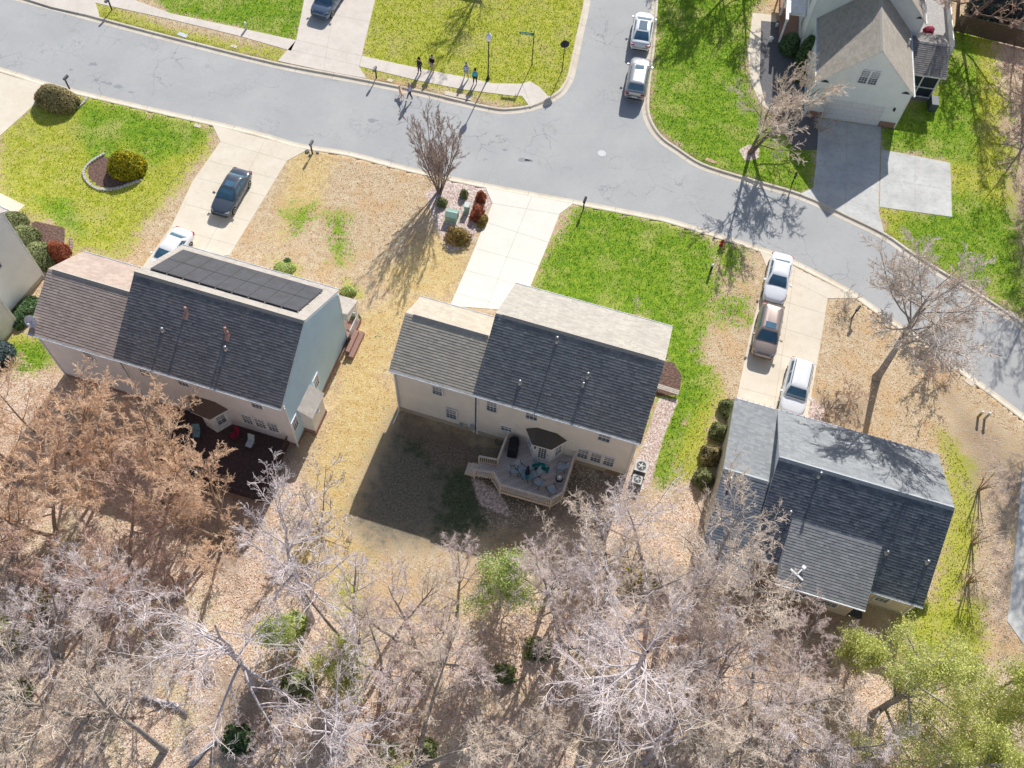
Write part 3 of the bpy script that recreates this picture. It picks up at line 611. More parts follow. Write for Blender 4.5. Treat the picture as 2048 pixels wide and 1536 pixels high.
mb = MB(); mb.poly([(-.1, 1.66, 3.38), (.86, 1.66, 2.76), (-.1, 1.66, 2.76)]); mb.poly([(-.1, 3.68, 3.38), (.86, 3.68, 2.76), (-.1, 3.68, 2.76)]); mb.box(.76, .92, 1.62, 3.72, 2.64, 2.745); mb.build('chimney_trim', WHITE, rb)
mb = MB(); mb.box(-.1, .82, 1.7, 3.6, -.1, .5); mb.build('chimney_base', BRICK, rb)
mb = MB(); mb.box(.78, .92, 2.5, 2.75, 1.9, 2.1); mb.build('exhaust_vent', WHITE, rb)
# front porch roof, posts, steps at the right front corner
mb = MB(); slope(mb, -2.6, .32, 11.55, 2.95, 9.7, 3.75); mb.build('porch_roof', ROOF_B, rb)
mb = MB(); mb.prismx([(11.55, 2.94), (9.7, 3.74), (9.7, 2.8), (11.55, 2.8)], -2.59, .31); mb.build('porch_trim', WHITE, rb, fix=True)
for u in (.12, -1.2, -2.4): mb = MB(); mb.box(u-.08, u+.08, 11.25, 11.41, .5, 2.8); mb.build('porch_post', WHITE, rb)
mb = MB(); mb.box(-2.6, .3, 9.7, 11.5, -.05, .5); mb.build('porch_floor', BRICK, rb)
mb = MB(); mb.box(-2.5, .2, 11.36, 11.42, 1.3, 1.38); mb.box(.16, .22, 9.8, 11.42, 1.3, 1.38)
for i in range(12): mb.box(.175, .205, 9.85+i*.13, 9.88+i*.13, .5, 1.3)
for i in range(20): mb.box(-2.45+i*.135, -2.42+i*.135, 11.375, 11.405, .5, 1.3)
mb.build('porch_railing', WHITE, rb)
mb = MB(); mb.box(.3, .95, 8.3, 10.6, -.05, .35); mb.box(.3, .6, 8.5, 10.4, .35, .62); mb.build('side_steps', BRICK, rb)
mb = MB(); mb.tube([(-.02, .40, 5.9), (-.02, .42, .1)], .045, 6); mb.build('downspout', WHITE, rb)
RUST = mat('rusty_flashing', (.62, .36, .29), (.40, .22, .18), 20, .8)
for u, v, z, h_, mm in ((-7.97, 3.87, 8.50, .35, RUST), (-9.19, 2.42, 7.63, .28, GALV), (-4.95, 3.35, 8.25, .45, RUST), (-4.7, 2.43, 7.66, .28, GALV)): pipe(rb, u, v, z, h=h_, m=mm, r=.06)
for u, v, z in ((-7.9, 3.6, 8.47), (-4.8, 3.1, 8.18)):
    mb = MB(); k = (9.40-6.2)/(5.12-.17); n_ = .02
    mb.poly([(u-.18, v-.25, z-.25*k-.02), (u+.18, v-.25, z-.25*k-.02), (u+.18, v+.2, z+.2*k-.02), (u-.18, v+.2, z+.2*k-.02)]); mb.build('flashing', RUST, rb)
# bay and door at the rear
bb = [(-7.2, .468), (-6.6, -.25), (-5.65, -.5), (-4.95, .468)]
mb = MB(); mb.prism(bb, .2, 2.7); mb.build('bay_wall', WHITE, rb, fix=True)
mb = MB(); hb = [(-7.9, .46), (-7.1, -.50), (-5.6, -.66), (-4.75, .46)]; tb_ = [(-7.1, .465), (-5.6, .465)]
mb.poly([P3(hb[0], 2.8), P3(hb[1], 2.8), P3(tb_[0], 3.4)]); mb.poly([P3(hb[1], 2.8), P3(hb[2], 2.8), P3(tb_[1], 3.4), P3(tb_[0], 3.4)]); mb.poly([P3(hb[2], 2.8), P3(hb[3], 2.8), P3(tb_[1], 3.4)])
mb.build('bay_roof', mat('bay_brown', (.17, .125, .10), (.12, .09, .075), 14, .9, .3), rb)
mb = MB(); mb.prism(hb, 2.7, 2.796); mb.build('bay_trim', WHITE, rb, fix=True)
p_ = np.array((*bb[2], 0.)); q_ = np.array((*bb[3], 0.)); L_ = np.linalg.norm(q_-p_); X = (q_-p_)/L_; N = np.array([X[1], -X[0], 0]); window(rb, p_+X*.3+np.array([0, 0, 1.35]), X, N, .6, 1.1, (1, 2))
# solar panels: 9 x 2
PVM = NT('solar_cells'); tcx = PVM.new('ShaderNodeTexCoord').outputs['UV']
PANEL = glass('solar_cell_glass', (.045, .06, .085), .12, .9); PFRAME = mat('panel_frame', (.10, .105, .115), rough=.4, metal=.3)
kf = (9.40-6.2)/(10.0-5.12); Lf = math.hypot(1, kf)
def onfront(u, v, hgt=0.): return np.array([u, v+hgt*kf/Lf, 9.40-(v-5.12)*kf+hgt/Lf])
for i in range(9):
    for j in range(2):
        u0 = -11.45+i*1.172; u1 = u0+1.155; v0 = 5.82+j*1.73; v1 = v0+1.70
        mb = MB(); a_, b_, c_, d_ = (onfront(u0, v0, .1), onfront(u1, v0, .1), onfront(u1, v1, .1), onfront(u0, v1, .1)); nn = onfront(0, 6, .145)-onfront(0, 6, .1)
        mb.obox(a_, b_-a_, d_-a_, nn); pf = mb.build('solar_panel', PFRAME, rb)
        q = .03; mb = MB(); a_, b_, d_ = onfront(u0+q, v0+q, .147), onfront(u1-q, v0+q, .147), onfront(u0+q, v1-q, .147); mb.obox(a_, b_-a_, d_-a_, nn*.1); mb.build('solar_cells', PANEL, pf)
mb = MB()
for v in (6.2, 7.1, 7.95, 8.85): mb.obox(onfront(-11.5, v, .03), (10.65, 0, 0), onfront(0, 6.04)-onfront(0, 6.), onfront(0, 6, .06)-onfront(0, 6, 0.))
for i in range(10): mb.obox(onfront(-11.4+i*1.165, 5.74, .02), (.04, 0, 0), onfront(0, 6.1)-onfront(0, 6.), onfront(0, 6, .1)-onfront(0, 6, 0.))
mb.build('panel_rail', GALV, rb)
# ---- C: right house
Cf = Fr(G(1476, 784), -13.4)
rc = Cf.root('slate_roofed_house', 'low tan house with new slate grey shingle roof and a rear shed dormer', 'house')
gable(rc, 2.55, 13.72, -13.45, -2.42, 3.0, 3.0, -7.95, 6.58, ROOF_C, SIDE_C, found=(.3, BLOCK), vu=(.05, .05), h=.065)
gable(rc, -.5, 2.76, -15.0, -2.47, 3.02, 2.98, -9.1, 5.05, ROOF_C, SIDE_C, found=(.3, BLOCK), right_o=False, vu=(.1, .35), h=.09)
mb = MB(); q = lambda v: 3.0+(v+13.45)*(6.58-3)/5.5-.16
mb.poly([(2.752, -7.95, 6.4), (2.752, -2.75, 3.05), (2.752, -2.75, 2.6), (2.752, -9.1, 4.6), (2.752, -13.2, 2.6), (2.752, -13.2, 3.0)]); mb.build('gable_wall_or_tint_overlay', SIDE_D, rc)
mb = MB(); slope(mb, 4.45, 10.2, -14.8, 3.12, -11.05, 4.75); mb.build('dormer_roof', shingles('dormer_shingles', (.32, .325, .335), (.46, .465, .47), (.25, .255, .265)), rc)
mb = MB(); mb.prismx([(-14.8, 3.11), (-11.05, 4.74), (-11.05, 4.2), (-13.4, 3.02), (-14.8, 3.0)], 4.452, 10.198); mb.build('dormer_trim', WHITE, rc, fix=True)
mb = MB(); mb.box(4.45, 10.2, -14.93, -14.805, 2.98, 3.1); mb.build('gutter', WHITE, rc)
mb = MB(); mb.prism([(4.8, -13.1), (9.9, -13.1), (9.9, -14.4), (4.8, -14.4)][::-1], 0, 3.0); mb.build('rear_room_wall', SIDE_C, rc, fix=True)
for u in (5.6, 7.6): window(rc, (u, -14.402, 1.0), (1, 0, 0), (0, -1, 0), 1.3, 1.3, (3, 2))
window(rc, (11.2, -13.152, 1.2), (1, 0, 0), (0, -1, 0), .8, 1.2); window(rc, (1.0, -14.702, 1.2), (1, 0, 0), (0, -1, 0), .7, 1.2)
mb = MB(); mb.box(9.94, 10.9, -14.3, -13.2, .05, .3); mb.build('back_step', mat('dark_step', (.07, .075, .09)), rc)
for u, v, z, h_ in ((5.25, -8.35, 6.28, .55), (4.2, -10.71, 4.80, .3), (10.6, -11.28, 4.42, .3), (13.1, -11.14, 4.5, .3), (.11, -9.64, 4.82, .3)): pipe(rc, u, v, z, h=h_, r=.06)
BULB = mat('small_red_white_bulb', (.75, .42, .40), rough=.4)
mb = MB(); mb.box(-.03, .03, -.03, .03, -.03, .03); bl0 = mb.build('bulb', BULB, rc, bevel=.01); bl0.location = (-.4, -2.29, 3.03)
for i in range(1, 36): b_ = bl0.copy(); col.objects.link(b_); b_.parent = rc; b_.location = (-.4+i*.4, -2.29, 3.03)
# garage door (street side)
mb = MB(); mb.box(.1, 2.3, -2.77+.0, -2.72, .05, 2.3); mb.build('garage_door', PVC, rc); mb = MB(); mb.box(3.0, 5.2, -2.75, -2.69, .05, 2.3); mb.build('garage_door', PVC, rc)
# ---- D: white house, ridge running away from the camera
Df = Fr(G(1754, 251.6), -5.5)
rd = Df.root('white_house', 'white gabled house whose blank end wall with a double window faces its shaded driveway', 'house')
TD = lambda a, b, z: (-b, a, z)      # a: into depth, b: to the left
gable(rd, -.3, 7.7, -1.62, 6.6, 4.1, 4.1, 2.5, 8.12, ROOF_D, SIDE_D, T=TD, vu=(.05, 0), h=.03, oe=.15, orr=.3, right_o=False)
gable(rd, 7.5, 20., -2.5, 7.4, 5.3, 8.2, 2.45, 10.3, ROOF_D, SIDE_D, T=TD, vu=(.05, 0), oe=.2, orr=.25)
window(rd, (-3.28, -.002, 4.45), (1, 0, 0), (0, -1, 0), .66, 1.35, (2, 3)); window(rd, (-2.46, -.002, 4.45), (1, 0, 0), (0, -1, 0), .66, 1.35, (2, 3))
mb = MB(); mb.box(-4.95, -.05, -.03, -.002, .02, 2.25); gd = mb.build('garage_door', PVC, rd)
mb = MB()
for j in range(1, 4): mb.box(-4.94, -.06, -.034, -.031, .02+j*.56, .035+j*.56)
mb.build('door_groove', mat('groove_grey', (.45, .48, .52)), gd)
mb = MB(); mb.box(-6.32, -5.02, -.06, .5, -.05, .62); mb.build('brick_base', BRICK, rd); mb = MB(); mb.box(.02, 1.42, -.06, .5, -.05, .62); mb.build('brick_base', BRICK, rd)
for u in (-5.5, .7):
    mb = MB(); mb.box(u-.08, u+.08, -.16, -.002, 2.0, 2.3); mb.build('wall_lantern', DARKMETAL, rd, bevel=.02)
for u, v in ((-5.85, -.003), (.95, -.003), (1.9, 7.745)):
    mb = MB(); mb.poly([(u-.38+.76*k/10, v-.03, (3.95 if v < 1 else 5.5)+.26*math.sin(math.pi*k/10)) for k in range(11)]); mb.build('eave_shadow_arc', mat('eave_shadow_dark', (.05, .06, .08)), rd)  # flat dark arcs painting the shade under the eave ends
mb = MB(); mb.tube([(-6.45, .05, 3.9), (-6.35, -.0, 3.6), (-6.35, -.0, .1)], .045, 6); mb.build('downspout', WHITE, rd); mb = MB(); mb.tube([(1.5, .05, 3.9), (1.46, 0, 3.6), (1.46, 0, .1)], .045, 6); mb.build('downspout', WHITE, rd)
for v in (2.0, 5.0): window(rd, (-6.452, v, 1.3), (0, 1, 0), (-1, 0, 0), .7, 1.3)
for v in (9.5, 12.): window(rd, (-7.203, v, 1.3), (0, 1, 0), (-1, 0, 0), .8, 1.4); window(rd, (-7.203, v, 3.8), (0, 1, 0), (-1, 0, 0), .8, 1.2)
# screened porch on the right
ROOF_P = shingles('porch_shingles', (.27, .25, .24), (.37, .35, .33), (.19, .18, .175))
mb = MB(); slope(mb, 1.72, 5.05, 3.75, 2.95, 6.6, 4.1); slope(mb, 1.72, 5.05, 9.2, 3.0, 6.6, 4.1); mb.build('porch_roof', ROOF_P, rd)
mb = MB(); ridge_vent(mb, 2.2, 4.7, 6.6, 4.1, .4, .42, .06); mb.build('ridge_cap', mat('ridge_p', (.46, .43, .38), scale=9, bump=.3), rd, fix=True)
mb = MB(); mb.prismx([(3.75, 2.945), (6.6, 4.095), (9.2, 2.995), (9.2, 2.86), (3.75, 2.8)], 1.725, 5.045); mb.build('porch_trim', WHITE, rd, fix=True)
mb = MB()
for u in (1.75, 3.2, 4.6): mb.box(u-.06, u+.06, 3.95, 4.07, .3, 2.8)
for v in (5.5, 7.2, 9.0): mb.box(4.54, 4.66, v-.06, v+.06, .3, 2.8)
for z in (.35, 1.4): mb.box(1.75, 4.6, 3.96, 4.06, z, z+.09); mb.box(4.55, 4.65, 4.0, 9.0, z, z+.09)
mb.build('porch_frame', WHITE, rd)
SCREEN = mat('dark_screen', (.03, .04, .06), rough=.5)
mb = MB(); mb.box(1.76, 4.55, 4.02, 4.04, .3, 2.8); mb.box(4.59, 4.61, 4.03, 9.0, .3, 2.8); mb.build('porch_screen', SCREEN, rd)
mb = MB(); mb.box(1.5, 4.7, 3.9, 9.1, -.05, .3); mb.build('porch_floor', mat('porch_floor_grey', (.25, .25, .26)), rd)
pipe(rd, 1.1, 5.4, 4.7, m=WHITE, h=.35, r=.06)
# covered porch, left front
mb = MB(); mb.box(-9.1, -7.35, 9.4, 16.5, 2.7, 2.95); mb.box(-9.1, -8.85, 8.4, 16.5, 2.75, 3.0); mb.box(-9.1, -7.4, 8.4, 8.65, .0, .2) if False else None; mb.build('front_porch_beam', WHITE, rd)
for v in (8.5, 12.2, 16.): mb = MB(); mb.box(-9.06, -8.9, v, v+.16, .3, 2.75); mb.build('front_porch_post', WHITE, rd)
mb = MB(); mb.box(-9.0, -7.25, 9.6, 16.4, -.05, .3); mb.build('front_porch_floor', BRICK, rd)
# ---- E: far-left house
Ef = Fr(G(89, 554), -22.)
re_ = Ef.root('pale_grey_house', 'pale grey sided house cut off by the left edge of the picture', 'house')
gable(re_, -14., .25, -8.6, .3, 7.7, 7.7, -4.1, 10.6, ROOF_B, SIDE_E, found=(.35, BLOCK), orr=.25)
window(re_, (.002, -3.1, 4.2), (0, 1, 0), (1, 0, 0), .85, 1.5, (2, 2))
mb = MB(); mb.box(.0, 1.07, -9.2, -4.25, -.05, 5.6); mb.build('side_wing_wall', SIDE_E, re_)
mb = MB(T=lambda a, b, z: (b, a, z)); slope(mb, -9.4, -4.1, 1.3, 5.6, -.0, 6.3); mb.build('side_wing_roof', ROOF_B, re_)
mb = MB(); mb.box(1.0, 1.13, -4.33, -4.19, 0, 5.6); mb.build('corner_board', WHITE, re_)
# ---- F: house beyond the top edge (only its shadow reaches the picture)
Ff = Fr(G(905, 22), -9.)
rf = empty('neighbour_house', Ff.W(2.0, 9.2), Ff.a, 'grey roofed neighbour house beyond the top edge, shading the corner lawn', 'house')
gable(rf, -5, 1.2, -.0, 9., 5.6, 5.6, 4.5, 8.6, ROOF_D, SIDE_E)
# ------------------------------------------------------------------ TREES
def bark(name, c, c2, sc=3.):
    return mat(name, c, c2, sc, .9, .3, spec=.1)
BK_WHITE = bark('pale_lavender_bark', (.66, .61, .63), (.40, .35, .36)); BK_TAN = bark('tan_bark', (.50, .38, .29), (.30, .21, .16)); BK_GREY = bark('grey_bark', (.46, .42, .39), (.26, .23, .21)); BK_DARK = bark('brown_bark', (.27, .21, .18), (.15, .11, .10))
TW_LAV = bark('lavender_twigs', (.94, .85, .83), (.78, .67, .65), 1.5); TW_ORANGE = bark('orange_tan_twigs', (.97, .72, .50), (.83, .56, .38), 1.2); TW_BEIGE = bark('beige_twigs', (.95, .82, .69), (.80, .66, .54), 1.2)
TW_PINK = bark('pinkish_twigs', (.90, .76, .71), (.70, .56, .53), 1.4); TW_BROWN = bark('brown_twigs', (.36, .28, .25), (.22, .17, .15), 1.4); TW_GREY = bark('grey_twigs', (.88, .78, .69), (.68, .58, .50), 1.4); TW_RUST = bark('rusty_twigs', (.82, .58, .46), (.56, .38, .30), 1.2)
TW_VASE = bark('brown_grey_twigs', (.58, .46, .40), (.40, .30, .27), 1.4)
def tubes(pts, rad, sides):
    """pts (N,K,3), rad (N,K) -> verts, quads"""
    N, K, _ = pts.shape; d = np.empty_like(pts); d[:, 1:-1] = pts[:, 2:]-pts[:, :-2]; d[:, 0] = pts[:, 1]-pts[:, 0]; d[:, -1] = pts[:, -1]-pts[:, -2]
    d /= np.linalg.norm(d, axis=2, keepdims=True)+1e-9
    a = np.where(np.abs(d[..., 2:3]) < .8, np.array([0, 0, 1.]), np.array([1., 0, 0])); e = np.cross(d, a); e /= np.linalg.norm(e, axis=2, keepdims=True)+1e-9; f = np.cross(d, e)
    th = np.arange(sides)*2*np.pi/sides
    V = pts[:, :, None]+rad[:, :, None, None]*(np.cos(th)[None, None, :, None]*e[:, :, None]+np.sin(th)[None, None, :, None]*f[:, :, None])
    base = (np.arange(N)[:, None, None]*K+np.arange(K-1)[None, :, None])*sides; j = np.arange(sides)[None, None]
    j2 = (j+1) % sides; Q = np.stack([base+j, base+j2, base+sides+j2, base+sides+j], -1).reshape(-1, 4)
    return V.reshape(-1, 3), Q
def polyline(rs, start, dirn, length, K, wob, trop):
    N = len(start); pts = np.empty((N, K, 3)); pts[:, 0] = start; d = dirn.copy(); st = (length/(K-1))[:, None]
    for k in range(1, K):
        d = d+rs.normal(0, wob, (N, 3)); d[:, 2] += trop; d /= np.linalg.norm(d, axis=1, keepdims=True); pts[:, k] = pts[:, k-1]+d*st
    return pts
def at_t(pts, t):
    K = pts.shape[1]; x = t*(K-1); i = np.minimum(x.astype(int), K-2); f = (x-i)[:, None]; r = np.arange(len(pts))
    return pts[r, i]*(1-f)+pts[r, i+1]*f, pts[r, i+1]-pts[r, i]
def spawn(rs, pts, rad, length, n, t0, ang, ratio, rr, K, wob, trop, shape=.5, flat=0.):
    N = len(pts); idx_ = np.repeat(np.arange(N), n); t = t0+(1-t0)*((np.tile(np.arange(n), N)+rs.uniform(0, 1, N*n))/n)
    p, tan = at_t(pts[idx_], t); tan /= np.linalg.norm(tan, axis=1, keepdims=True)+1e-9
    a = np.where(np.abs(tan[:, 2:3]) < .9, np.array([0, 0, 1.]), np.array([1., 0, 0])); e = np.cross(tan, a); e /= np.linalg.norm(e, axis=1, keepdims=True); f = np.cross(tan, e)
    az = rs.uniform(0, 2*np.pi, len(p))+0; an = np.radians(rs.normal(ang, 9, len(p)))
    d = np.cos(an)[:, None]*tan+np.sin(an)[:, None]*(np.cos(az)[:, None]*e+np.sin(az)[:, None]*f)
    if flat: d[:, 2] *= (1-flat); d /= np.linalg.norm(d, axis=1, keepdims=True)
    L_ = length[idx_]*ratio*(1-shape*t)*rs.uniform(.65, 1.25, len(p))
    Kp = rad.shape[1]; r0 = rad[idx_, np.minimum((t*(Kp-1)).astype(int), Kp-1)]*rr
    q = polyline(rs, p, d, L_, K, wob, trop); r_ = r0[:, None]*np.linspace(1, .35, K)[None]
    return q, np.maximum(r_, .0045), L_
def grow(seed, H=10., r=.16, stems=1, lean=(0, 0), first=.35, limbs=9, sub=(7, 6, 6), ang=(50, 42, 40, 38), ratio=(.55, .5, .48, .5), trop=(.05, .06, .04, .02), wob=.10, vase=0., shape=.45, min_r=.0066, trunk_wob=.05):
    rs = np.random.RandomState(seed)
    st = np.zeros((stems, 3)); az = np.arange(stems)*2*np.pi/stems+rs.uniform(0, 6); tl = vase
    st[:, 0] = .1*np.cos(az)*(stems > 1); st[:, 1] = .1*np.sin(az)*(stems > 1); st[:, 2] = -.1
    d = np.stack([np.cos(az)*tl+lean[0], np.sin(az)*tl+lean[1], np.ones(stems)], 1); d /= np.linalg.norm(d, axis=1, keepdims=True)
    L0 = np.full(stems, H*.92)*rs.uniform(.85, 1.05, stems); t0 = polyline(rs, st, d, L0, 9, trunk_wob, .02)
    r0 = r*np.linspace(1, .18, 9)[None]*np.ones((stems, 1)); r0[:, 0] *= 1.3
    levels = [(t0, r0)]; cur = (t0, r0, L0); ns = (limbs,)+tuple(sub)
    for i, n_ in enumerate(ns):
        K = (6, 5, 4, 3)[i] if i < 4 else 3
        cur = spawn(rs, cur[0], cur[1], cur[2], n_, first if i == 0 else .18, ang[i], ratio[i], .48 if i == 0 else .52, K, wob*(1+.4*i), trop[i], shape if i == 0 else .35)
        levels.append((cur[0], np.maximum(cur[1], min_r*(1.0 if i >= 2 else 1.6))))
    return levels
def tree_mesh(levels, ntrunk=2):
    out = []
    for grp in (levels[:ntrunk], levels[ntrunk:]):
        Vs, Qs, b = [], [], 0
        for k, (p, r_) in enumerate(grp):
            s = (8 if k == 0 else 5) if grp is levels[:ntrunk] or ntrunk and len(grp) == ntrunk and k < 2 and grp[0][0].shape[1] > 6 else (4 if k == 0 else 3)
            v, q = tubes(p, r_, s); Vs.append(v); Qs.append(q+b); b += len(v)
        out.append((np.concatenate(Vs), np.concatenate(Qs)))
    return out
def leaves(rs, centers, n, spread, size, up=.3):
    q = np.sin(centers[:, 0]*1.9+1)+np.sin(centers[:, 1]*2.1+2)+np.sin(centers[:, 2]*2.6)+np.sin(centers[:, 0]*4.7+centers[:, 2]*3.1); centers = centers[q > np.quantile(q, .42)]
    c = centers[rs.randint(0, len(centers), n)]+rs.normal(0, spread, (n, 3)); a = rs.normal(0, 1, (n, 3)); a /= np.linalg.norm(a, axis=1, keepdims=True)
    b = np.cross(a, rs.normal(0, 1, (n, 3))); b /= np.linalg.norm(b, axis=1, keepdims=True); s = size*rs.uniform(.6, 1.4, (n, 1)); a = a*s; b = b*s*.55
    V = np.stack([c-a, c-b*.9, c+a, c+b*.9], 1).reshape(-1, 3); Q = np.arange(n*4).reshape(-1, 4); return V, Q
def leafmat(name, c, c2):
    n = NT(name); tc = n.new('ShaderNodeTexCoord').outputs['Object']; rnd = n.new('ShaderNodeNewGeometry').outputs['Random Per Island']
    cc = n.mix(rnd, c2, c); cc = n.mix(n.math('MULTIPLY', n.smask(n.noise(.9, 3, .6, tc), .5, 4.), .5), cc, sh(c2, .6)); n.out(cc, .75, spec=.15); n.b.inputs['Subsurface Weight'].default_value = 0.
    tr = n.new('ShaderNodeBsdfTranslucent', {'Color': cc}); ms = n.new('ShaderNodeMixShader', {0: .25}); n.t.links.new(n.b.outputs[0], ms.inputs[1]); n.t.links.new(tr.outputs[0], ms.inputs[2]); n.t.links.new(ms.outputs[0], n.n['Material Output'].inputs[0]); return n.m
LF_PINE = leafmat('yellow_green_needles', (.88, .88, .34), (.50, .55, .14)); LF_LIME = leafmat('lime_green_leaves', (.80, .86, .36), (.42, .55, .14)); LF_DARK = leafmat('dark_green_leaves', (.20, .32, .13), (.08, .14, .06)); LF_OLIVE = leafmat('olive_leaves', (.44, .46, .22), (.22, .25, .10))
LF_YEL = leafmat('yellow_leaves', (.72, .55, .03), (.20, .24, .02)); LF_RED = leafmat('russet_leaves', (.55, .18, .09), (.32, .10, .06)); LF_BRN = leafmat('olive_brown_leaves', (.55, .46, .24), (.32, .27, .13)); LF_RUST = leafmat('rust_green_leaves', (.50, .24, .10), (.22, .24, .05))
LF_BLUE = leafmat('blue_green_leaves', (.20, .28, .26), (.07, .10, .12))
PROTO = {}
def proto(key, tw, bk, **kw):
    lv = grow(**kw); (v0, q0), (v1, q1) = tree_mesh(lv); H_ = max(v0[:, 2].max(), v1[:, 2].max()); PROTO[key] = (v0, q0, v1, q1, bk, tw, H_, lv, {})
proto('big', TW_LAV, BK_WHITE, seed=3, H=17, r=.26, first=.42, limbs=13, sub=(8, 7, 6), ratio=(.42, .48, .46, .5), trop=(.05, .05, .03, .01), wob=.13, min_r=.0068, trunk_wob=.07)
proto('big2', TW_LAV, BK_WHITE, seed=14, H=16, r=.24, first=.35, limbs=14, sub=(8, 7, 5), ratio=(.45, .48, .46, .5), ang=(60, 45, 42, 38), trop=(.03, .05, .03, .01), wob=.16, min_r=.0068, trunk_wob=.09)
proto('grey', TW_BEIGE, BK_GREY, seed=21, H=13, r=.18, first=.25, limbs=14, sub=(8, 7, 6), ratio=(.42, .48, .46, .5), ang=(48, 42, 40, 38), wob=.12, min_r=.0066)
proto('grey2', TW_BEIGE, BK_GREY, seed=28, H=12, r=.17, stems=2, vase=.25, first=.25, limbs=10, sub=(8, 8, 7), ratio=(.42, .48, .46, .5), ang=(48, 42, 40, 38), wob=.15, min_r=.0066)
proto('fluff', TW_ORANGE, BK_TAN, seed=33, H=9.5, r=.13, stems=2, vase=.3, first=.2, limbs=12, sub=(9, 9, 8), ratio=(.46, .44, .42, .42), ang=(50, 45, 42, 40), wob=.12, min_r=.0066, trop=(.04, .05, .04, .03))
proto('fluff2', TW_ORANGE, BK_TAN, seed=38, H=8.5, r=.13, stems=3, vase=.4, first=.2, limbs=9, sub=(9, 9, 8), ratio=(.50, .44, .42, .42), ang=(50, 45, 42, 40), wob=.14, min_r=.0066)
proto('pink', TW_PINK, BK_GREY, seed=45, H=12, r=.15, stems=3, vase=.28, first=.45, limbs=9, sub=(8, 8, 6), ratio=(.36, .45, .45, .45), ang=(38, 38, 38, 36), wob=.10, min_r=.0066, trop=(.08, .08, .05, .03))
proto('scrub', TW_GREY, BK_GREY, seed=52, H=4.2, r=.045, stems=5, vase=.5, first=.15, limbs=7, sub=(6, 5, 4), ratio=(.5, .5, .48, .5), wob=.18, min_r=.009)
proto('island', TW_GREY, BK_GREY, seed=61, H=11.5, r=.22, first=.36, limbs=22, sub=(9, 9, 7), ratio=(.52, .48, .45, .5), ang=(52, 40, 38, 36), trop=(.09, .06, .03, .01), wob=.08, shape=.3, min_r=.0105)
proto('yard', TW_RUST, BK_DARK, seed=72, H=7.4, r=.14, stems=2, vase=.38, first=.22, limbs=13, sub=(8, 7, 6), ratio=(.55, .48, .46, .5), ang=(44, 40, 38, 36), trop=(.05, .05, .03, .01), wob=.11, min_r=.0105)
proto('vase', TW_VASE, BK_DARK, seed=83, H=6.0, r=.05, stems=10, vase=.30, first=.16, limbs=14, sub=(7, 5, 3), ratio=(.36, .42, .45, .45), ang=(30, 30, 30, 30), trop=(.12, .10, .06, .03), wob=.06, shape=.5, min_r=.0065)
proto('offtree', TW_BROWN, BK_DARK, seed=97, H=11, r=.17, first=.3, limbs=14, sub=(9, 8, 5), ratio=(.38, .46, .46, .5), ang=(42, 40, 38, 36), wob=.10, min_r=.0066)
proto('sapling', TW_GREY, BK_GREY, seed=99, H=2.2, r=.025, first=.5, limbs=9, sub=(5, 3, 2), ratio=(.35, .5, .5, .5), min_r=.005)
def leafy(key, n, spread, size, m, lvl=3):
    rs = np.random.RandomState(5); lv = PROTO[key][7]; c_ = lv[lvl][0].reshape(-1, 3); return leaves(rs, c_, n, spread, size)
_mcache = {}
def put_tree(key, px, label, s=1., rz=0., lean=None, group=None, name='bare_tree', tw=None, bk=None, z=0., leaf=None, cat='tree', sz=None):
    v0, q0, v1, q1, bk0, tw0, H_, lv, _c = PROTO[key]; b = bk or bk0; t = tw or tw0; k = (key, b.name, t.name, leaf[3].name if leaf else '')
    loc = G(*px) if len(px) == 2 else np.array(px)
    o = empty(name, loc, rz, label, cat, group); o.scale = (s, s, sz or s)
    if lean: o.rotation_euler = (lean[0], lean[1], rz)
    if k in _mcache:
        for i, nm in enumerate(('trunk', 'crown', 'foliage')):
            if _mcache[k][i]:
                c = bpy.data.objects.new(nm, _mcache[k][i]); col.objects.link(c); c.parent = o
    else:
        a = fastmesh('trunk', v0, q0, b, o, smooth=True); c = fastmesh('crown', v1, q1, t, o); f = None
        if leaf:
            V, Q = leafy(key, leaf[0], leaf[1], leaf[2], leaf[3]); f = fastmesh('foliage', V, Q, leaf[3], o)
        _mcache[k] = (a.data, c.data, f.data if f else None)
    return o
WG = 'bare trees of the wood behind the houses'
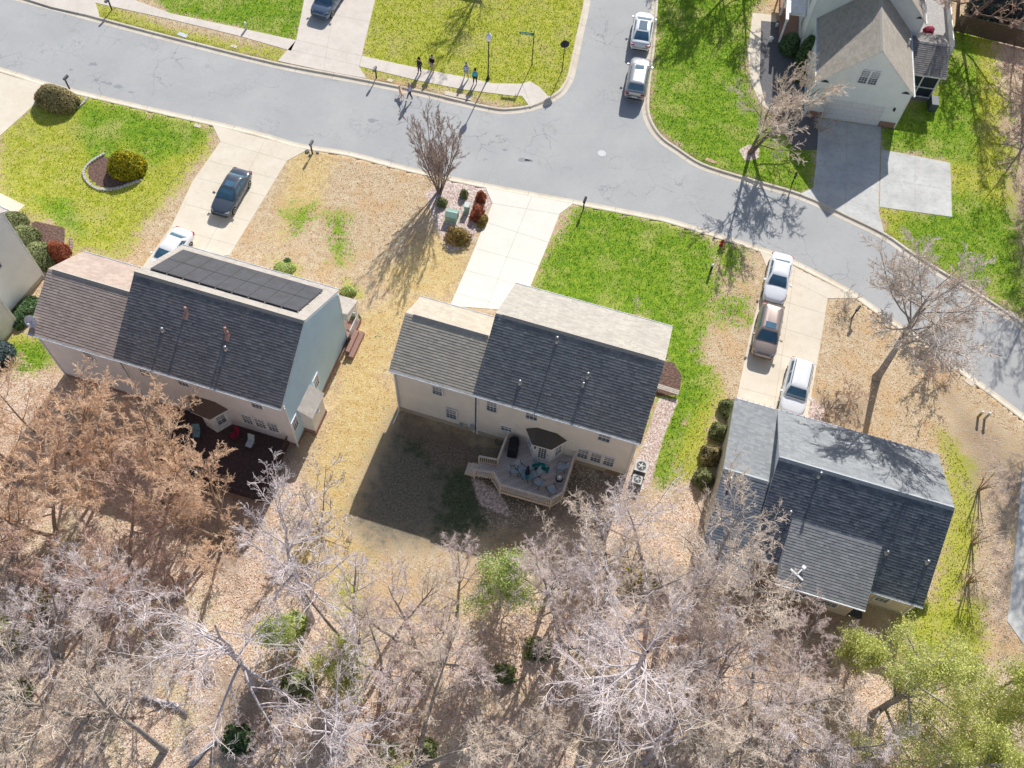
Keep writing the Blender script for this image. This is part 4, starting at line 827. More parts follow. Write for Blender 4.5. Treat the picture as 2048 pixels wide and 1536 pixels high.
# woods: (proto, pixel of the base, scale, rotation, twig material, label)
woods = [
 ('big', (1195, 1372), 1.28, .3, None, None, 'tallest pale tree in the right half of the wood, its long dark trunk clearly seen'),
 ('big2', (515, 1375), 1.08, 1.2, None, None, 'large white limbed tree in the left of the wood with a forked crooked trunk'),
 ('grey', (622, 1240), 1.28, 2.1, TW_LAV, BK_WHITE, 'pinkish white tree reaching over the deck corner of the solar panelled house'),
 ('big2', (700, 1530), .92, 3.4, None, None, 'white branched tree at the bottom edge left of the centre, twigs spreading like fingers'),
 ('big', (330, 1500), .80, 4.0, TW_BEIGE, BK_GREY, 'beige tree low in the left of the wood with long bare limbs'),
 ('grey', (170, 1440), 1.0, 5.0, None, None, 'beige grey tree near the lower left corner of the wood'),
 ('grey2', (60, 1530), 1.0, .5, None, None, 'two stemmed grey tree at the very bottom left corner'),
 ('grey2', (120, 1310), .95, 1.9, TW_LAV, None, 'lilac grey tree on the left edge below the orange twigged trees'),
 ('grey', (300, 1270), .90, 2.9, TW_LAV, BK_WHITE, 'silvery tree in the left of the wood, just below the orange twigged trees'),
 ('fluff', (150, 915), 1.1, 1.9, None, None, 'orange twigged tree under the left gutter of the solar panelled house'),
 ('fluff', (400, 985), .95, 3.9, None, None, 'orange twigged tree right over the brown bay roof'),
 ('fluff', (215, 965), 1.15, .2, None, None, 'orange twigged tree covering the rear wall of the solar panelled house'),
 ('fluff2', (335, 1010), 1.2, 1.4, None, None, 'orange tan tree over the left part of the hidden rear deck'),
 ('fluff', (110, 1070), 1.15, 2.6, None, None, 'orange twigged tree against the left edge, fluffiest of its kind'),
 ('fluff2', (445, 1080), .95, 3.3, None, None, 'small orange tan tree with twigs over the rear deck end'),
 ('fluff', (40, 950), 1.1, 4.4, None, None, 'orange twigged tree cut by the left edge below the pale grey house'),
 ('fluff2', (260, 1150), 1.1, 5.5, TW_RUST, None, 'rusty twigged tree among the orange ones, farthest from the houses'),
 ('pink', (850, 1330), 1.0, .4, None, None, 'pink twigged multi stem tree beside the lime green tree, behind the shaded lawn'),
 ('pink', (838, 1522), 1.15, 2.2, TW_BEIGE, BK_GREY, 'slender fan shaped tree with several upright stems at the bottom, left of the centre'),
 ('pink', (765, 1345), .75, 4.2, None, None, 'small pink twigged tree left of its bigger pink neighbour'),
 ('grey2', (1120, 1290), .95, 3.8, TW_PINK, None, 'brownish pink tree just right of the lime green tree'),
 ('grey', (1315, 1290), .95, 1.1, None, None, 'dense beige tree whose crown covers the left edge of the slate roof'),
 ('grey2', (1240, 1275), .85, 5.1, TW_LAV, BK_WHITE, 'lilac white tree below the air conditioners of the beige house'),
 ('grey', (1400, 1400), .95, 2.5, TW_LAV, None, 'grey tree below the rear wing of the slate roofed house'),
 ('grey2', (1500, 1400), .9, .9, None, None, 'tangled beige tree below the shed dormer'),
 ('big2', (1290, 1520), .95, 5.2, TW_BEIGE, BK_WHITE, 'broad white limbed tree at the bottom edge right of the centre'),
 ('grey', (1450, 1530), 1.0, 3.9, None, None, 'beige tree at the bottom edge, second from the lower right pines'),
 ('grey2', (1590, 1500), .95, 4.6, TW_LAV, None, 'lilac grey tree at the bottom edge, nearest the lower right pines'),
 ('fluff2', (1400, 1330), .80, 2.0, TW_RUST, BK_GREY, 'small rusty twigged tree behind the rear wing of the slate roofed house'),
 ('fluff', (1560, 1370), .78, 3.0, TW_PINK, BK_GREY, 'dull pink tree in front of the rear wall of the slate roofed house'),
 ('grey', (1040, 1500), .70, .7, None, None, 'thin beige tree at the bottom centre of the wood'),
 ('grey', (1385, 1200), 1.15, 2.2, None, None, 'hazy beige tree overlapping the left wing of the slate roofed house'),
 ('grey2', (1215, 1195), 1.05, .8, None, None, 'beige tree just below the deck of the beige house, twigs touching its shadow'),
 ('grey2', (1300, 1185), 1.05, 4.1, TW_LAV, BK_WHITE, 'pale tree reaching toward the air conditioners'),
 ('grey', (1440, 1250), 1.1, 5.2, None, None, 'beige tree hiding the rear wing wall of the slate roofed house'),
 ('pink', (790, 1275), .85, 1.4, TW_BEIGE, None, 'thin beige stemmed tree at the lower tip of the shaded lawn'),
 ('grey2', (905, 1265), .8, 2.9, TW_PINK, None, 'pinkish twigged tree left of the lime green tree, touching the yard shadow'),
 ('grey', (1085, 1215), .85, .2, TW_LAV, None, 'pale tree just right of the lime green tree, reaching to the deck shadow'),
 ('pink', (700, 1290), .9, 3.6, TW_LAV, None, 'wispy pale tree over the golden grass strip'),
 ('grey2', (1145, 1180), .8, 5.0, None, None, 'beige tree directly under the outer corner of the deck'),
 ('pink', (1345, 1430), .9, 5.8, TW_GREY, None, 'thin grey tree right of the tall dark trunk'),
]
for key, px, s, rz, tw, bk, lb in woods: put_tree(key, px, lb, s, rz, None, WG, 'bare_tree', tw, bk)
# undergrowth scrub, each clump a plant
rs = np.random.RandomState(77); sp = []
lab = ['low bare thicket on the leaf litter']
spots = [(640, 1050), (760, 1250), (1180, 1180), (1260, 1400), (1350, 1260), (1480, 1300), (1650, 1330), (1690, 1400), (1540, 1460), (1390, 1500), (1240, 1480), (1130, 1500), (780, 1440), (640, 1420), (560, 1500), (420, 1400), (260, 1380), (90, 1400), (40, 1230), (200, 1300), (350, 1200), (560, 1230), (1000, 1240), (1090, 1180), (1420, 1250), (1660, 1260), (1600, 1420), (470, 1200), (30, 1120), (300, 1420), (1450, 1420), (950, 1330), (1700, 1500), (500, 1040), (380, 1010), (1290, 1180), (130, 1200)]
tws = [TW_GREY, TW_BEIGE, TW_RUST, TW_PINK]
for i, p in enumerate(spots[::2]):
    put_tree('scrub', p, 'low bare thicket growing from the leaf litter between the woodland trees', rs.uniform(.8, 1.35), rs.uniform(0, 6), None, 'bare thickets on the woodland floor', 'thicket', tws[i % 4], cat='bush')
# yard trees
put_tree('island', (1753, 755), 'big bare tree on the straw coloured strip beside the right driveway', 1.32, 2.6, sz=1.15, tw=TW_GREY)
put_tree('yard', (1502, 304), 'bare tree in a round mulch ring on the bright lawn before the white house', 1.15, 0, lean=(0, .24), tw=TW_BEIGE)
put_tree('vase', (879, 384), 'upright many stemmed leafless tree beside the green utility boxes', 1.15, .3, sz=1.35)
put_tree('sapling', (1266, 622), 'tiny bare sapling alone on the green front lawn of the beige house', 1.0, .3, name='sapling')
put_tree('scrub', (1690, 612), 'grey leafless bush at the corner of the right driveway and the kerb', .42, .3, name='bush', cat='bush')
put_tree('scrub', (1655, 830), 'dark leafless bush between the right driveway and the slate roof', .55, 1.3, name='bush', cat='bush', tw=TW_BROWN, bk=BK_DARK)
put_tree('scrub', (1700, 800), 'brown leafless bush right of the white car hood', .5, 2.3, name='bush', cat='bush', tw=TW_RUST)
put_tree('scrub', (1860, 740), 'brownish twiggy bush on the strip by the kerb at the right', .8, 3.3, name='bush', cat='bush', tw=TW_RUST)
put_tree('scrub', (1640, 262), 'small pinkish bare bush at the left corner of the white garage wall', .55, 4., name='bush', cat='bush', tw=TW_PINK)
# trees beyond the right and top edges: their shadows and outer twigs reach the picture
def above(px, d):  # ground point d metres toward the sun from a pixel
    g_ = G(*px); return (g_[0]+math.cos(R(SUN_AZ))*d, g_[1]+math.sin(R(SUN_AZ))*d, 0.)
put_tree('offtree', above((885, 115), 14.5), 'leafless tree beyond the top edge, shading the corner lawn by the walkers', 1.0, 1., group='trees beyond the picture edge')
put_tree('yard', above((1430, 100), 10.5), 'leafless tree beyond the top edge, shading the lawn left of the white house', 1.3, 2., group='trees beyond the picture edge')
put_tree('yard', above((1345, 75), 11.5), 'leafless tree beyond the top edge right over the side street', 1.2, 4., group='trees beyond the picture edge')
put_tree('yard', above((1880, 300), 16.5), 'leafless tree beyond the top edge behind the deck of the white house', 1.5, 5., group='trees beyond the picture edge')
for i, (p, s, k, tw, lb) in enumerate([((2050, 150), 1.0, 'fluff', TW_RUST, 'rusty twigged tree at the top right edge, uppermost'), ((2075, 250), 1.0, 'fluff2', TW_RUST, 'rusty twigged tree at the right edge, second from the top'), ((2100, 380), 1.05, 'grey', TW_BEIGE, 'beige tree at the right edge beside the stained parking pad lawn'),
    ((2120, 480), 1.1, 'grey2', TW_BEIGE, 'beige tree at the right edge, casting branch shadows on the lawn by the road'), ((2150, 640), 1.2, 'big', TW_BEIGE, 'tree off the right edge shading the road bend'), ((2200, 820), 1.1, 'big2', TW_BEIGE, 'tree off the right edge shading the brown strip'),
    ((2030, 60), .8, 'grey', TW_RUST, 'thin rusty tree in front of the dark fence in the top right corner'), ((2170, 560), 1.1, 'grey', TW_BEIGE, 'beige tree off the right edge opposite the bend'), ((2130, 700), 1., 'big', TW_GREY, 'grey tree off the right edge by the kerb'),
    ((2095, 300), 1.15, 'offtree', TW_RUST, 'brown tree at the right edge, third from the top, darkest of the row'), ((2125, 430), 1.15, 'offtree', TW_RUST, 'brown tree beyond the right edge opposite the parking pad'), ((2190, 700), 1.3, 'offtree', TW_RUST, 'brown tree off the right edge whose shadow crosses the road bend')]):
    put_tree(k, p, lb, s, i*1.3, group='trees along the right edge', tw=tw)
# ---- foliage trees
rs = np.random.RandomState(9)
def conifer(px, label, H_, W_, lm, seed, n=9000, bk=BK_GREY, name='pine_tree', lsz=.065, base=.15):
    n = int(n*1.7)
    rs = np.random.RandomState(seed); o = empty(name, G(*px), seed*1.1, label, 'tree')
    lv = grow(seed=seed, H=H_, r=.02*H_, first=base, limbs=24, sub=(7, 4), ang=(68, 50, 45), ratio=(W_/H_*1.1, .42, .42), trop=(.02, .02, .02), shape=.6, wob=.08, min_r=.0066)
    Vs, Qs, b = [], [], 0
    (v0, q0), (v1, q1) = tree_mesh(lv); fastmesh('trunk', v0, q0, bk, o, smooth=True); fastmesh('crown', v1, q1, TW_BEIGE, o)
    c_ = np.concatenate([lv[-1][0][:, 1:].reshape(-1, 3), lv[-2][0][:, 2:].reshape(-1, 3)]); V, Q = leaves(rs, c_, n, .27, lsz); fastmesh('foliage', V, Q, lm, o); return o
conifer((1745, 1430), 'yellow green feathery tree in the lower right, beside the slate roof corner', 12., 4.8, LF_PINE, 201, 15000)
conifer((1850, 1545), 'yellow green feathery tree at the bottom right corner', 11.5, 5.0, LF_PINE, 202, 16000)
conifer((1700, 1330), 'small yellow green tree touching the rear gutter of the slate roof', 7., 2.0, LF_PINE, 203, 6000)
conifer((1930, 1420), 'yellow green tree cut by the right edge above the corner one', 10, 4.2, LF_PINE, 204, 11000)
conifer((1000, 1205), 'lime green leafy tree behind the shaded lawn in the middle of the wood', 8.5, 3.0, LF_LIME, 205, 9500)
conifer((690, 1345), 'patchy yellow green bamboo like tree in the left middle of the wood', 6, 2.6, LF_PINE, 206, 7000)
conifer((560, 1290), 'thin pale green tree under the large white tree', 4.5, 1.8, LF_LIME, 207, 3500)
# ---- shrubs
def shrub(name, px, rx, ry, rz_, lm, label, n=2500, lsz=.07, core=LF_DARK, rot=0., group=None, dense=.92, z0=.0, lump=0.):
    rs = np.random.RandomState(int(abs(px[0]*7+px[1]*3)) % 9999); o = empty(name, G(*px), rot, label, 'bush', group)
    d = rs.normal(0, 1, (n, 3)); d /= np.linalg.norm(d, axis=1, keepdims=True); d[:, 2] = np.abs(d[:, 2])*1.25-.25
    rad = 1-np.abs(rs.normal(0, .09, n))*(1+3*(1-dense)); f = 1+lump*(np.sin(d[:, 0]*4+1)*np.cos(d[:, 1]*5)+.5*np.sin(d[:, 2]*7))
    c_ = d*rad[:, None]*f[:, None]*np.array([rx, ry, rz_])+np.array([0, 0, rz_*.25+z0])
    a = rs.normal(0, 1, (n, 3)); a /= np.linalg.norm(a, axis=1, keepdims=True); b = np.cross(a, d); b /= np.linalg.norm(b, axis=1, keepdims=True)+1e-9; s = lsz*rs.uniform(.5, 1.7, (n, 1)); a = a*s; b = b*s*.7
    V = np.stack([c_-a, c_-b, c_+a, c_+b], 1).reshape(-1, 3); fastmesh('foliage', V, np.arange(n*4).reshape(-1, 4), lm, o)
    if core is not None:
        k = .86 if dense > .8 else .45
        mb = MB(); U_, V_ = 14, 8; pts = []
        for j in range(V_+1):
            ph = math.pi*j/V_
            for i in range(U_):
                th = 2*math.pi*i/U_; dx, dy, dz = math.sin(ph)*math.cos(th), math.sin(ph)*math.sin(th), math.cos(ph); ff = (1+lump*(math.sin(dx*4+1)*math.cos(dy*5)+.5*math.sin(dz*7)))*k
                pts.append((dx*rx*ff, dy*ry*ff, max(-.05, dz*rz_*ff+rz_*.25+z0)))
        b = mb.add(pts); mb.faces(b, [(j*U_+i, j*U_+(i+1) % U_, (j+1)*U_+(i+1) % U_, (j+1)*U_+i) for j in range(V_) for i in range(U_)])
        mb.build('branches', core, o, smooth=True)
    return o
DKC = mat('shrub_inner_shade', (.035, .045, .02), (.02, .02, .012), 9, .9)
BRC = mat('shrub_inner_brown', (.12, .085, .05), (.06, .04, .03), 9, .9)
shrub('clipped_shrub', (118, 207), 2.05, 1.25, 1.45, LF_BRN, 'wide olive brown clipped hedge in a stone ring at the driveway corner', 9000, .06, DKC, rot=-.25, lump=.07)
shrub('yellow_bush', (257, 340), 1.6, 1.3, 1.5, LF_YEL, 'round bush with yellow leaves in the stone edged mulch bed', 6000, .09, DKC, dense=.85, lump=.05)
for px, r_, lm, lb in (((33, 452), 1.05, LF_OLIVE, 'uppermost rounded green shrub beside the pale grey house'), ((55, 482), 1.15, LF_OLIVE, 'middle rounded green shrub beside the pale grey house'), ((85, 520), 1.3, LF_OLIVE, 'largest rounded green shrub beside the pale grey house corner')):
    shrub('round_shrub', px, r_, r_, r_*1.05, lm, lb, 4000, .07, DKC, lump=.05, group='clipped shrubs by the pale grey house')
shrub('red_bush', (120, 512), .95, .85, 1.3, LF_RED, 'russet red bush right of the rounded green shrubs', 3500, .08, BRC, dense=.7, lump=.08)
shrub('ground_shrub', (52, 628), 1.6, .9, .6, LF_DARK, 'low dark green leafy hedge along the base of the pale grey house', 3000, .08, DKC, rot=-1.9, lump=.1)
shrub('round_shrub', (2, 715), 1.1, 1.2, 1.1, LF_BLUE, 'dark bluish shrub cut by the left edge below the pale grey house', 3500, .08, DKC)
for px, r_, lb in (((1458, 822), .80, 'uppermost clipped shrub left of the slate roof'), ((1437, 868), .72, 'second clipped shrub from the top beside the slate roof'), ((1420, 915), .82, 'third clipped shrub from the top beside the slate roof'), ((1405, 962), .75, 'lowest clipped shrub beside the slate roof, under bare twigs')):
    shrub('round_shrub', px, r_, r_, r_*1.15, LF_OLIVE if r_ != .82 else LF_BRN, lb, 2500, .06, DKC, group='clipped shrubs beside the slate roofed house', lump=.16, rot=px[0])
for px, a, b, h_, lm, lb in (((917, 478), 1.15, .95, .85, LF_RUST, 'orange and green bush below the green utility boxes'), ((955, 430), .55, .95, .75, LF_RED, 'reddish bush between the small utility box and the driveway'), ((962, 400), .45, .5, .8, LF_RED, 'small red bush at the top corner of the driveway bed'), ((928, 392), .35, .35, .6, LF_OLIVE, 'small dark bush on the pink gravel'), ((884, 408), .45, .45, .5, LF_OLIVE, 'low green plant at the foot of the upright tree'), ((965, 445), .4, .7, .5, LF_RUST, 'rusty low bush along the driveway edge')):
    shrub('bush', px, a, b, h_, lm, lb, 1500, .07, None, dense=.3, lump=.15, rot=-.2)
for px, a, h_, lb in (((570, 537), .9, .35, 'yellow green low plant behind the solar roof'), ((697, 585), .65, .5, 'yellow green plant beside the porch of the grey house'), ((709, 640), .55, .8, 'rounded grey green shrub by the porch of the grey house')):
    shrub('bush', px, a, a*.7, h_, LF_LIME if 'low' in lb or 'yellow' in lb else LF_OLIVE, lb, 1600, .06, DKC, dense=.7)
shrub('bush', (575, 524), .28, .28, .3, LF_DARK, 'tiny dark green shrub at the top of the yellow green plant', 500, .05, DKC)
for px, r_, h_, lb in (((1577, 100), .95, 1.5, 'dark rounded evergreen on the paved court of the white house'), ((1604, 128), .8, 2.6, 'tall narrow dark evergreen against the white house wall'), ((1601, 160), .6, .8, 'low dark shrub at the foot of the white house wall')):
    shrub('evergreen_shrub', px, r_, r_*1.2, h_, LF_DARK, lb, 3000, .07, DKC, group='evergreens at the white house')
shrub('evergreen_shrub', (1995, 25), 3.2, 1.6, 2.4, LF_BLUE, 'bluish evergreen mass above the fence in the top right corner', 5000, .12, DKC)
for px, s_, lm, lb in (((770, 1505), .9, LF_PINE, 'small bright green bush at the bottom of the wood, left of the centre'), ((800, 1545), .9, LF_PINE, 'small green bush on the bottom edge'), ((30, 1265), 1.2, LF_PINE, 'yellow green bush at the left edge in the wood'), ((600, 1370), 1.2, LF_OLIVE, 'olive bush in the middle of the left wood'), ((590, 1250), .9, LF_LIME, 'green bush beneath the pinkish white tree'), ((1075, 1300), .9, LF_OLIVE, 'olive shrub below the lime green tree'), ((40, 1390), 1., LF_OLIVE, 'olive bush near the lower left edge'), ((1270, 1160), 1.1, LF_YEL, 'yellowish bush under the tall dark trunk tree'), ((1830, 1200), .8, LF_PINE, 'green bush right of the slate roof corner'), ((1010, 1350), .7, LF_OLIVE, 'olive bush at the edge of the leaf covered gap'), ((1335, 1175), 1.1, LF_BRN, 'brownish evergreen bush beside the dense beige tree'), ((480, 1480), 1.0, LF_DARK, 'dark bush in the lower left wood'), ((850, 1500), .8, LF_OLIVE, 'olive bush at the foot of the fan shaped tree'), ((90, 1205), 1.0, LF_YEL, 'yellow tinged bush in the left wood')):
    shrub('bush', px, s_, s_*.9, s_*.9, lm, lb, 1500, .09, None, dense=.3, lump=.2)
# crape myrtles with pale seed heads
SEED = mat('pale_seed_heads', (.80, .74, .60), scale=8)
for px, s_, lb in (((1957, 980), 1., 'uppermost of three pruned many stemmed shrubs right of the slate roof'), ((1943, 1088), 1., 'middle of three pruned many stemmed shrubs right of the slate roof'), ((1936, 1165), .9, 'lowest of three pruned many stemmed shrubs right of the slate roof')):
    o = empty('pruned_shrub', G(*px), 0, lb, 'bush', 'pruned shrubs with pale seed heads'); rs = np.random.RandomState(px[0])
    mbs, mbc, mbh = MB(), MB(), MB()
    for i in range(6):
        a = i*1.05+rs.uniform(-.3, .3); top = np.array([.55*math.cos(a), .55*math.sin(a), 1.9])*s_; mbs.tube([(.06*math.cos(a), .06*math.sin(a), 0), top*.5+np.array([0, 0, .1]), top], [.045, .035, .03], 5)
        for j in range(12):
            b = rs.uniform(0, 6.28); tip = top+np.array([math.cos(b)*rs.uniform(.2, .6), math.sin(b)*rs.uniform(.2, .6), rs.uniform(.5, 1.2)]); mbc.tube([top, (top+tip)/2+rs.normal(0, .05, 3), tip], [.014, .01, .007], 3)
            if j % 3 == 0: mbh.lathe([(.01, -.05), (.045, 0), (.03, .05), (.01, .07)], tip, 5)
    mbs.build('stems', BK_TAN, o); mbc.build('twigs', TW_BEIGE, o); mbh.build('seed_heads', SEED, o)

# fallen branches on the woodland floor
for i, (a, b, r_, lb) in enumerate((((285, 1392), (375, 1430), .17, 'pale fallen log crossing the lower left wood'), ((150, 1428), (290, 1432), .08, 'long thin fallen branch left of the pale log'), ((1000, 1395), (1050, 1355), .06, 'fallen branch in the open leaf covered gap'), ((900, 1330), (955, 1345), .05, 'thin fallen branch near the pink twigged tree'), ((380, 1530), (440, 1475), .16, 'thick pale log near the bottom edge, left'), ((1120, 1455), (1185, 1480), .06, 'fallen branch beside the foot of the tallest pale tree'))):
    A_, B_ = G(*a, r_), G(*b, r_); rs = np.random.RandomState(i); mid_ = [A_+(B_-A_)*t+np.array([*rs.normal(0, .12, 2), 0]) for t in (.33, .66)]
    mb = MB(); mb.tube([A_, *mid_, B_], [r_, r_*.85, r_*.7, r_*.4], 8)
    for k in range(3):
        p = A_+(B_-A_)*rs.uniform(.4, .9); q = p+np.array([*rs.normal(0, .7, 2), rs.uniform(0, .5)]); mb.tube([p, (p+q)/2+rs.normal(0, .06, 3), q], [r_*.35, r_*.25, r_*.12], 5)
    tag(mb.build('fallen_branch', BK_WHITE if r_ > .1 else BK_TAN, smooth=True), lb, 'branch', 'fallen branches in the wood')
# ------------------------------------------------------------------ VEHICLES
TAILRED = mat('tail_lamp_red', (.45, .02, .02), rough=.25, spec=.6); LAMPW = mat('head_lamp_clear', (.75, .78, .8), rough=.15, spec=.8); PLATE = mat('plate_white', (.75, .75, .72), rough=.5)
def sect(w_, zt, zb, crown=.03, n=9):
    """half cross-section, right side, from bottom centre to top centre"""
    pts = [(0, zb), (w_*.86, zb), (w_*.97, zb+.10), (w_, zb+.26), (w_, zb+(zt-zb)*.62), (w_*.975, zt-.09), (w_*.90, zt-.02), (w_*.72, zt+crown*.4), (w_*.36, zt+crown*.85), (0, zt+crown)]
    return pts
def car(name, label, c0, c1, paint_, kind, L_=4.7, W=1.84, H_=1.46, group=None, glassroof=False, rails=False, sunroof=False, cat='car', shift=0.):
    """c0 rear, c1 front ground points"""
    c0 = np.array(c0[:2]); c1 = np.array(c1[:2]); d = (c1-c0)/np.linalg.norm(c1-c0); c = (c0+c1)/2+d*shift; o = empty(name, (*c, 0.03), math.atan2(d[1], d[0]), label, cat, group)
    w_ = W/2; h = L_/2
    if kind == 'sedan':
        st = [(-h, .66, .62, .40), (-h+.06, .78, .86, .28), (-h+.22, .88, .98, .24), (-h+.6, .95, 1.02, .2), (-h+1.0, .985, 1.0, .2), (-.4, 1., .97, .2), (.6, 1., .95, .2), (h-1.3, .99, .93, .2), (h-.75, .965, .86, .2), (h-.32, .90, .77, .22), (h-.10, .80, .68, .26), (h, .66, .55, .34)]
        cab = dict(b=(-h+.62, h-1.22), t=(-h+1.32, h-2.12), wb=.90, wt=.66, zb=.95)
    elif kind == 'suv':
        st = [(-h, .72, .72, .44), (-h+.05, .84, 1.0, .32), (-h+.15, .93, 1.08, .26), (-h+.6, .98, 1.08, .24), (-.4, 1., 1.06, .24), (.6, 1., 1.05, .24), (h-1.25, .99, 1.05, .24), (h-.7, .97, 1.0, .24), (h-.3, .91, .92, .26), (h-.08, .82, .82, .3), (h, .7, .66, .4)]
        cab = dict(b=(-h+.10, h-1.12), t=(-h+.52, h-1.88), wb=.92, wt=.70, zb=1.05)
    else:  # crossover coupe
        st = [(-h, .68, .66, .40), (-h+.06, .80, .98, .28), (-h+.2, .90, 1.08, .24), (-h+.6, .97, 1.06, .22), (-.4, 1., 1.02, .22), (.6, 1., 1.0, .22), (h-1.2, .99, .97, .22), (h-.7, .96, .90, .22), (h-.3, .89, .80, .24), (h-.08, .78, .70, .28), (h, .64, .56, .36)]
        cab = dict(b=(-h+.22, h-.98), t=(-h+1.25, h-2.1), wb=.90, wt=.66, zb=1.0)
    mb = MB(); rings = []
    for x, f, zt, zb in st:
        p = sect(w_*f, zt, zb); full = [(x, -y, z) for y, z in p]+[(x, y, z) for y, z in p[::-1][1:-1]]; rings.append((mb.add(full), len(full)))
    for (a, n_), (b, _) in zip(rings, rings[1:]): mb.faces(0, [(a+i, a+(i+1) % n_, b+(i+1) % n_, b+i) for i in range(n_)])
    a, n_ = rings[0]; mb.faces(0, [tuple(range(a, a+n_))]); a, n_ = rings[-1]; mb.faces(0, [tuple(range(a, a+n_))[::-1]])
    body = mb.build('body', paint_, o, smooth=True, fix=True)
    # cabin
    b0, b1 = cab['b']; t0, t1 = cab['t']; wb, wt, zb = w_*cab['wb'], w_*cab['wt'], cab['zb']
    mb = MB(); n_ = 12
    def ring(x0, x1, wd, z, r):
        P_ = []
        for cx_, cy_, a0 in ((x1-r, wd-r, 0), (x0+r, wd-r, 90), (x0+r, -wd+r, 180), (x1-r, -wd+r, 270)):
            for k in range(4): t = R(a0+k*30); P_.append((cx_+r*math.cos(t), cy_+r*math.sin(t), z))
        return P_
    levels = [(b0, b1, wb, zb-.05, .12), (b0+(t0-b0)*.5, b1+(t1-b1)*.5, (wb+wt)/2+.035, (zb+H_-.06)/2+.02, .13), (t0-.04, t1+.04, wt+.02, H_-.06, .14), (t0+.08, t1-.10, wt-.10, H_-.012, .12), (t0+.35, t1-.35, wt-.32, H_+.012, .10)]
    rg = [mb.add(ring(*l)) for l in levels]; n_ = 16
    for a, b in zip(rg, rg[1:]): mb.faces(0, [(a+i, a+(i+1) % n_, b+(i+1) % n_, b+i) for i in range(n_)])
    mb.faces(0, [tuple(range(rg[-1], rg[-1]+n_))]); mb.build('roof', paint_, o, smooth=True, fix=True)
    def lev(f): # interpolate outline between the belt and the roof edge: x0,x1,w,z
        A0, A1, A2 = levels[0], levels[1], levels[2]
        if f < .5: a, b, g = A0, A1, f*2
        else: a, b, g = A1, A2, f*2-1
        return [a[i]+(b[i]-a[i])*g for i in range(4)]
    def glassquad(nm, side, f0, f1, s0, s1):
        mb = MB(); K = 5
        rows = []
        for j in range(K):
            x0, x1, wd, z = lev(f0+(f1-f0)*j/(K-1)); q = .008
            if side == 'f': rows.append([(x1+q+.004, wd*t, z+q) for t in np.linspace(-s0, s0, 7)])
            if side == 'r': rows.append([(x0-q-.004, wd*t, z+q) for t in np.linspace(-s0, s0, 7)])
            if side in 'LR': sg = 1 if side == 'L' else -1; rows.append([(x0+(x1-x0)*t, sg*(wd+q), z+q*.5) for t in np.linspace(s0, s1, 5)])
        for j in range(K-1):
            for i in range(len(rows[0])-1): mb.poly([rows[j][i], rows[j][i+1], rows[j+1][i+1], rows[j+1][i]])
        return mb.build(nm, CARGLASS, o, smooth=True, fix=False)
    glassquad('windshield', 'f', .14, .97, .86, 0); glassquad('rear_window', 'r', .25 if kind != 'sedan' else .14, .95, .82, 0)
    for s_ in 'LR':
        glassquad('side_window', s_, .26, .88, .12, .44); glassquad('side_window', s_, .26, .88, .48, .84)
    if sunroof or glassroof:
        mb = MB(); x1 = t1-.16; x0 = x1-(.55 if sunroof else 1.5); x0 = max(x0, t0+.1); y = wt*.62; K = 4
        z = H_+.016
        mb.prism([(x0, -y), (x1, -y*.95), (x1, y*.95), (x0, y)], z-.03, z); mb.build('sunroof', CARGLASS, o, bevel=.008)
    if rails:
        for s_ in (-1, 1):
            mb = MB(); mb.tube([(t0+.1, s_*(wt-.06), H_-.03), (t0+.2, s_*(wt-.05), H_+.05), (t1-.2, s_*(wt-.05), H_+.05), (t1-.1, s_*(wt-.06), H_-.03)], .02, 5); mb.build('roof_rail', BLACK, o)
    rw = .34 if kind == 'sedan' else .37
    for x in (-h+.95, h-.92):
        for s_ in (-1, 1):
            mb = MB(T=lambda a, b, z, x=x, s_=s_: (x+a, s_*(w_-.10+z), rw+b)); mb.lathe([(rw*.7, -.12), (rw*.97, -.1), (rw, 0), (rw*.97, .09), (rw*.72, .115)], (0, 0, 0), 18); wl = mb.build('wheel', RUBBER, o, fix=True)
            mb = MB(T=lambda a, b, z, x=x, s_=s_: (x+a, s_*(w_-.10+z), rw+b)); mb.lathe([(rw*.68, .08), (rw*.66, .121), (rw*.2, .10), (.03, .124)], (0, 0, 0), 12); mb.build('rim', GALV, wl, fix=True)
    for s_ in (-1, 1):
        mb = MB(); mb.tube([(b1-.42, s_*(wb-.02), zb+.06), (b1-.40, s_*(wb+.17), zb+.10)], .03, 5); mb.box(b1-.46, b1-.30, *(sorted((s_*(wb+.12), s_*(wb+.30)))), zb+.04, zb+.18); mb.build('mirror', paint_, o, bevel=.02)
        zf = st[-3][2]; y0, y1 = sorted((s_*w_*.56, s_*w_*.86)); mb = MB(); mb.poly([(h-.06-.0, s_*w_*.50, zf-.17), (h-.13, s_*w_*.78, zf-.15), (h-.42, s_*w_*.905, zf+.0), (h-.36, s_*w_*.80, zf+.035), (h-.12, s_*w_*.52, zf-.045)]); mb.build('headlight', LAMPW, o)
        zr = st[1][2]; mb = MB(); mb.prism([(-h-.012, s_*w_*.55), (-h-.012, s_*w_*.84), (-h+.2, s_*w_*.945), (-h+.2, s_*w_*.9), (-h+.04, s_*w_*.56)], zr-.2, zr-.03); mb.build('taillight', TAILRED, o, fix=True)
    mb = MB(); mb.box(-h-.02, -h+.02, -.26, .26, .52, .65); mb.build('license_plate', PLATE, o)
    mb = MB(); mb.box(h-.09, h-.01, -.42, .42, st[-1][2]-.12, st[-1][2]+.03); mb.build('grille', BLACK, o, bevel=.01)
    mb = MB(); mb.box(-h-.01, -h+.1, -w_*.68, w_*.68, .3, .42); mb.build('rear_bumper', BLACK, o, bevel=.02)
    mb = MB()
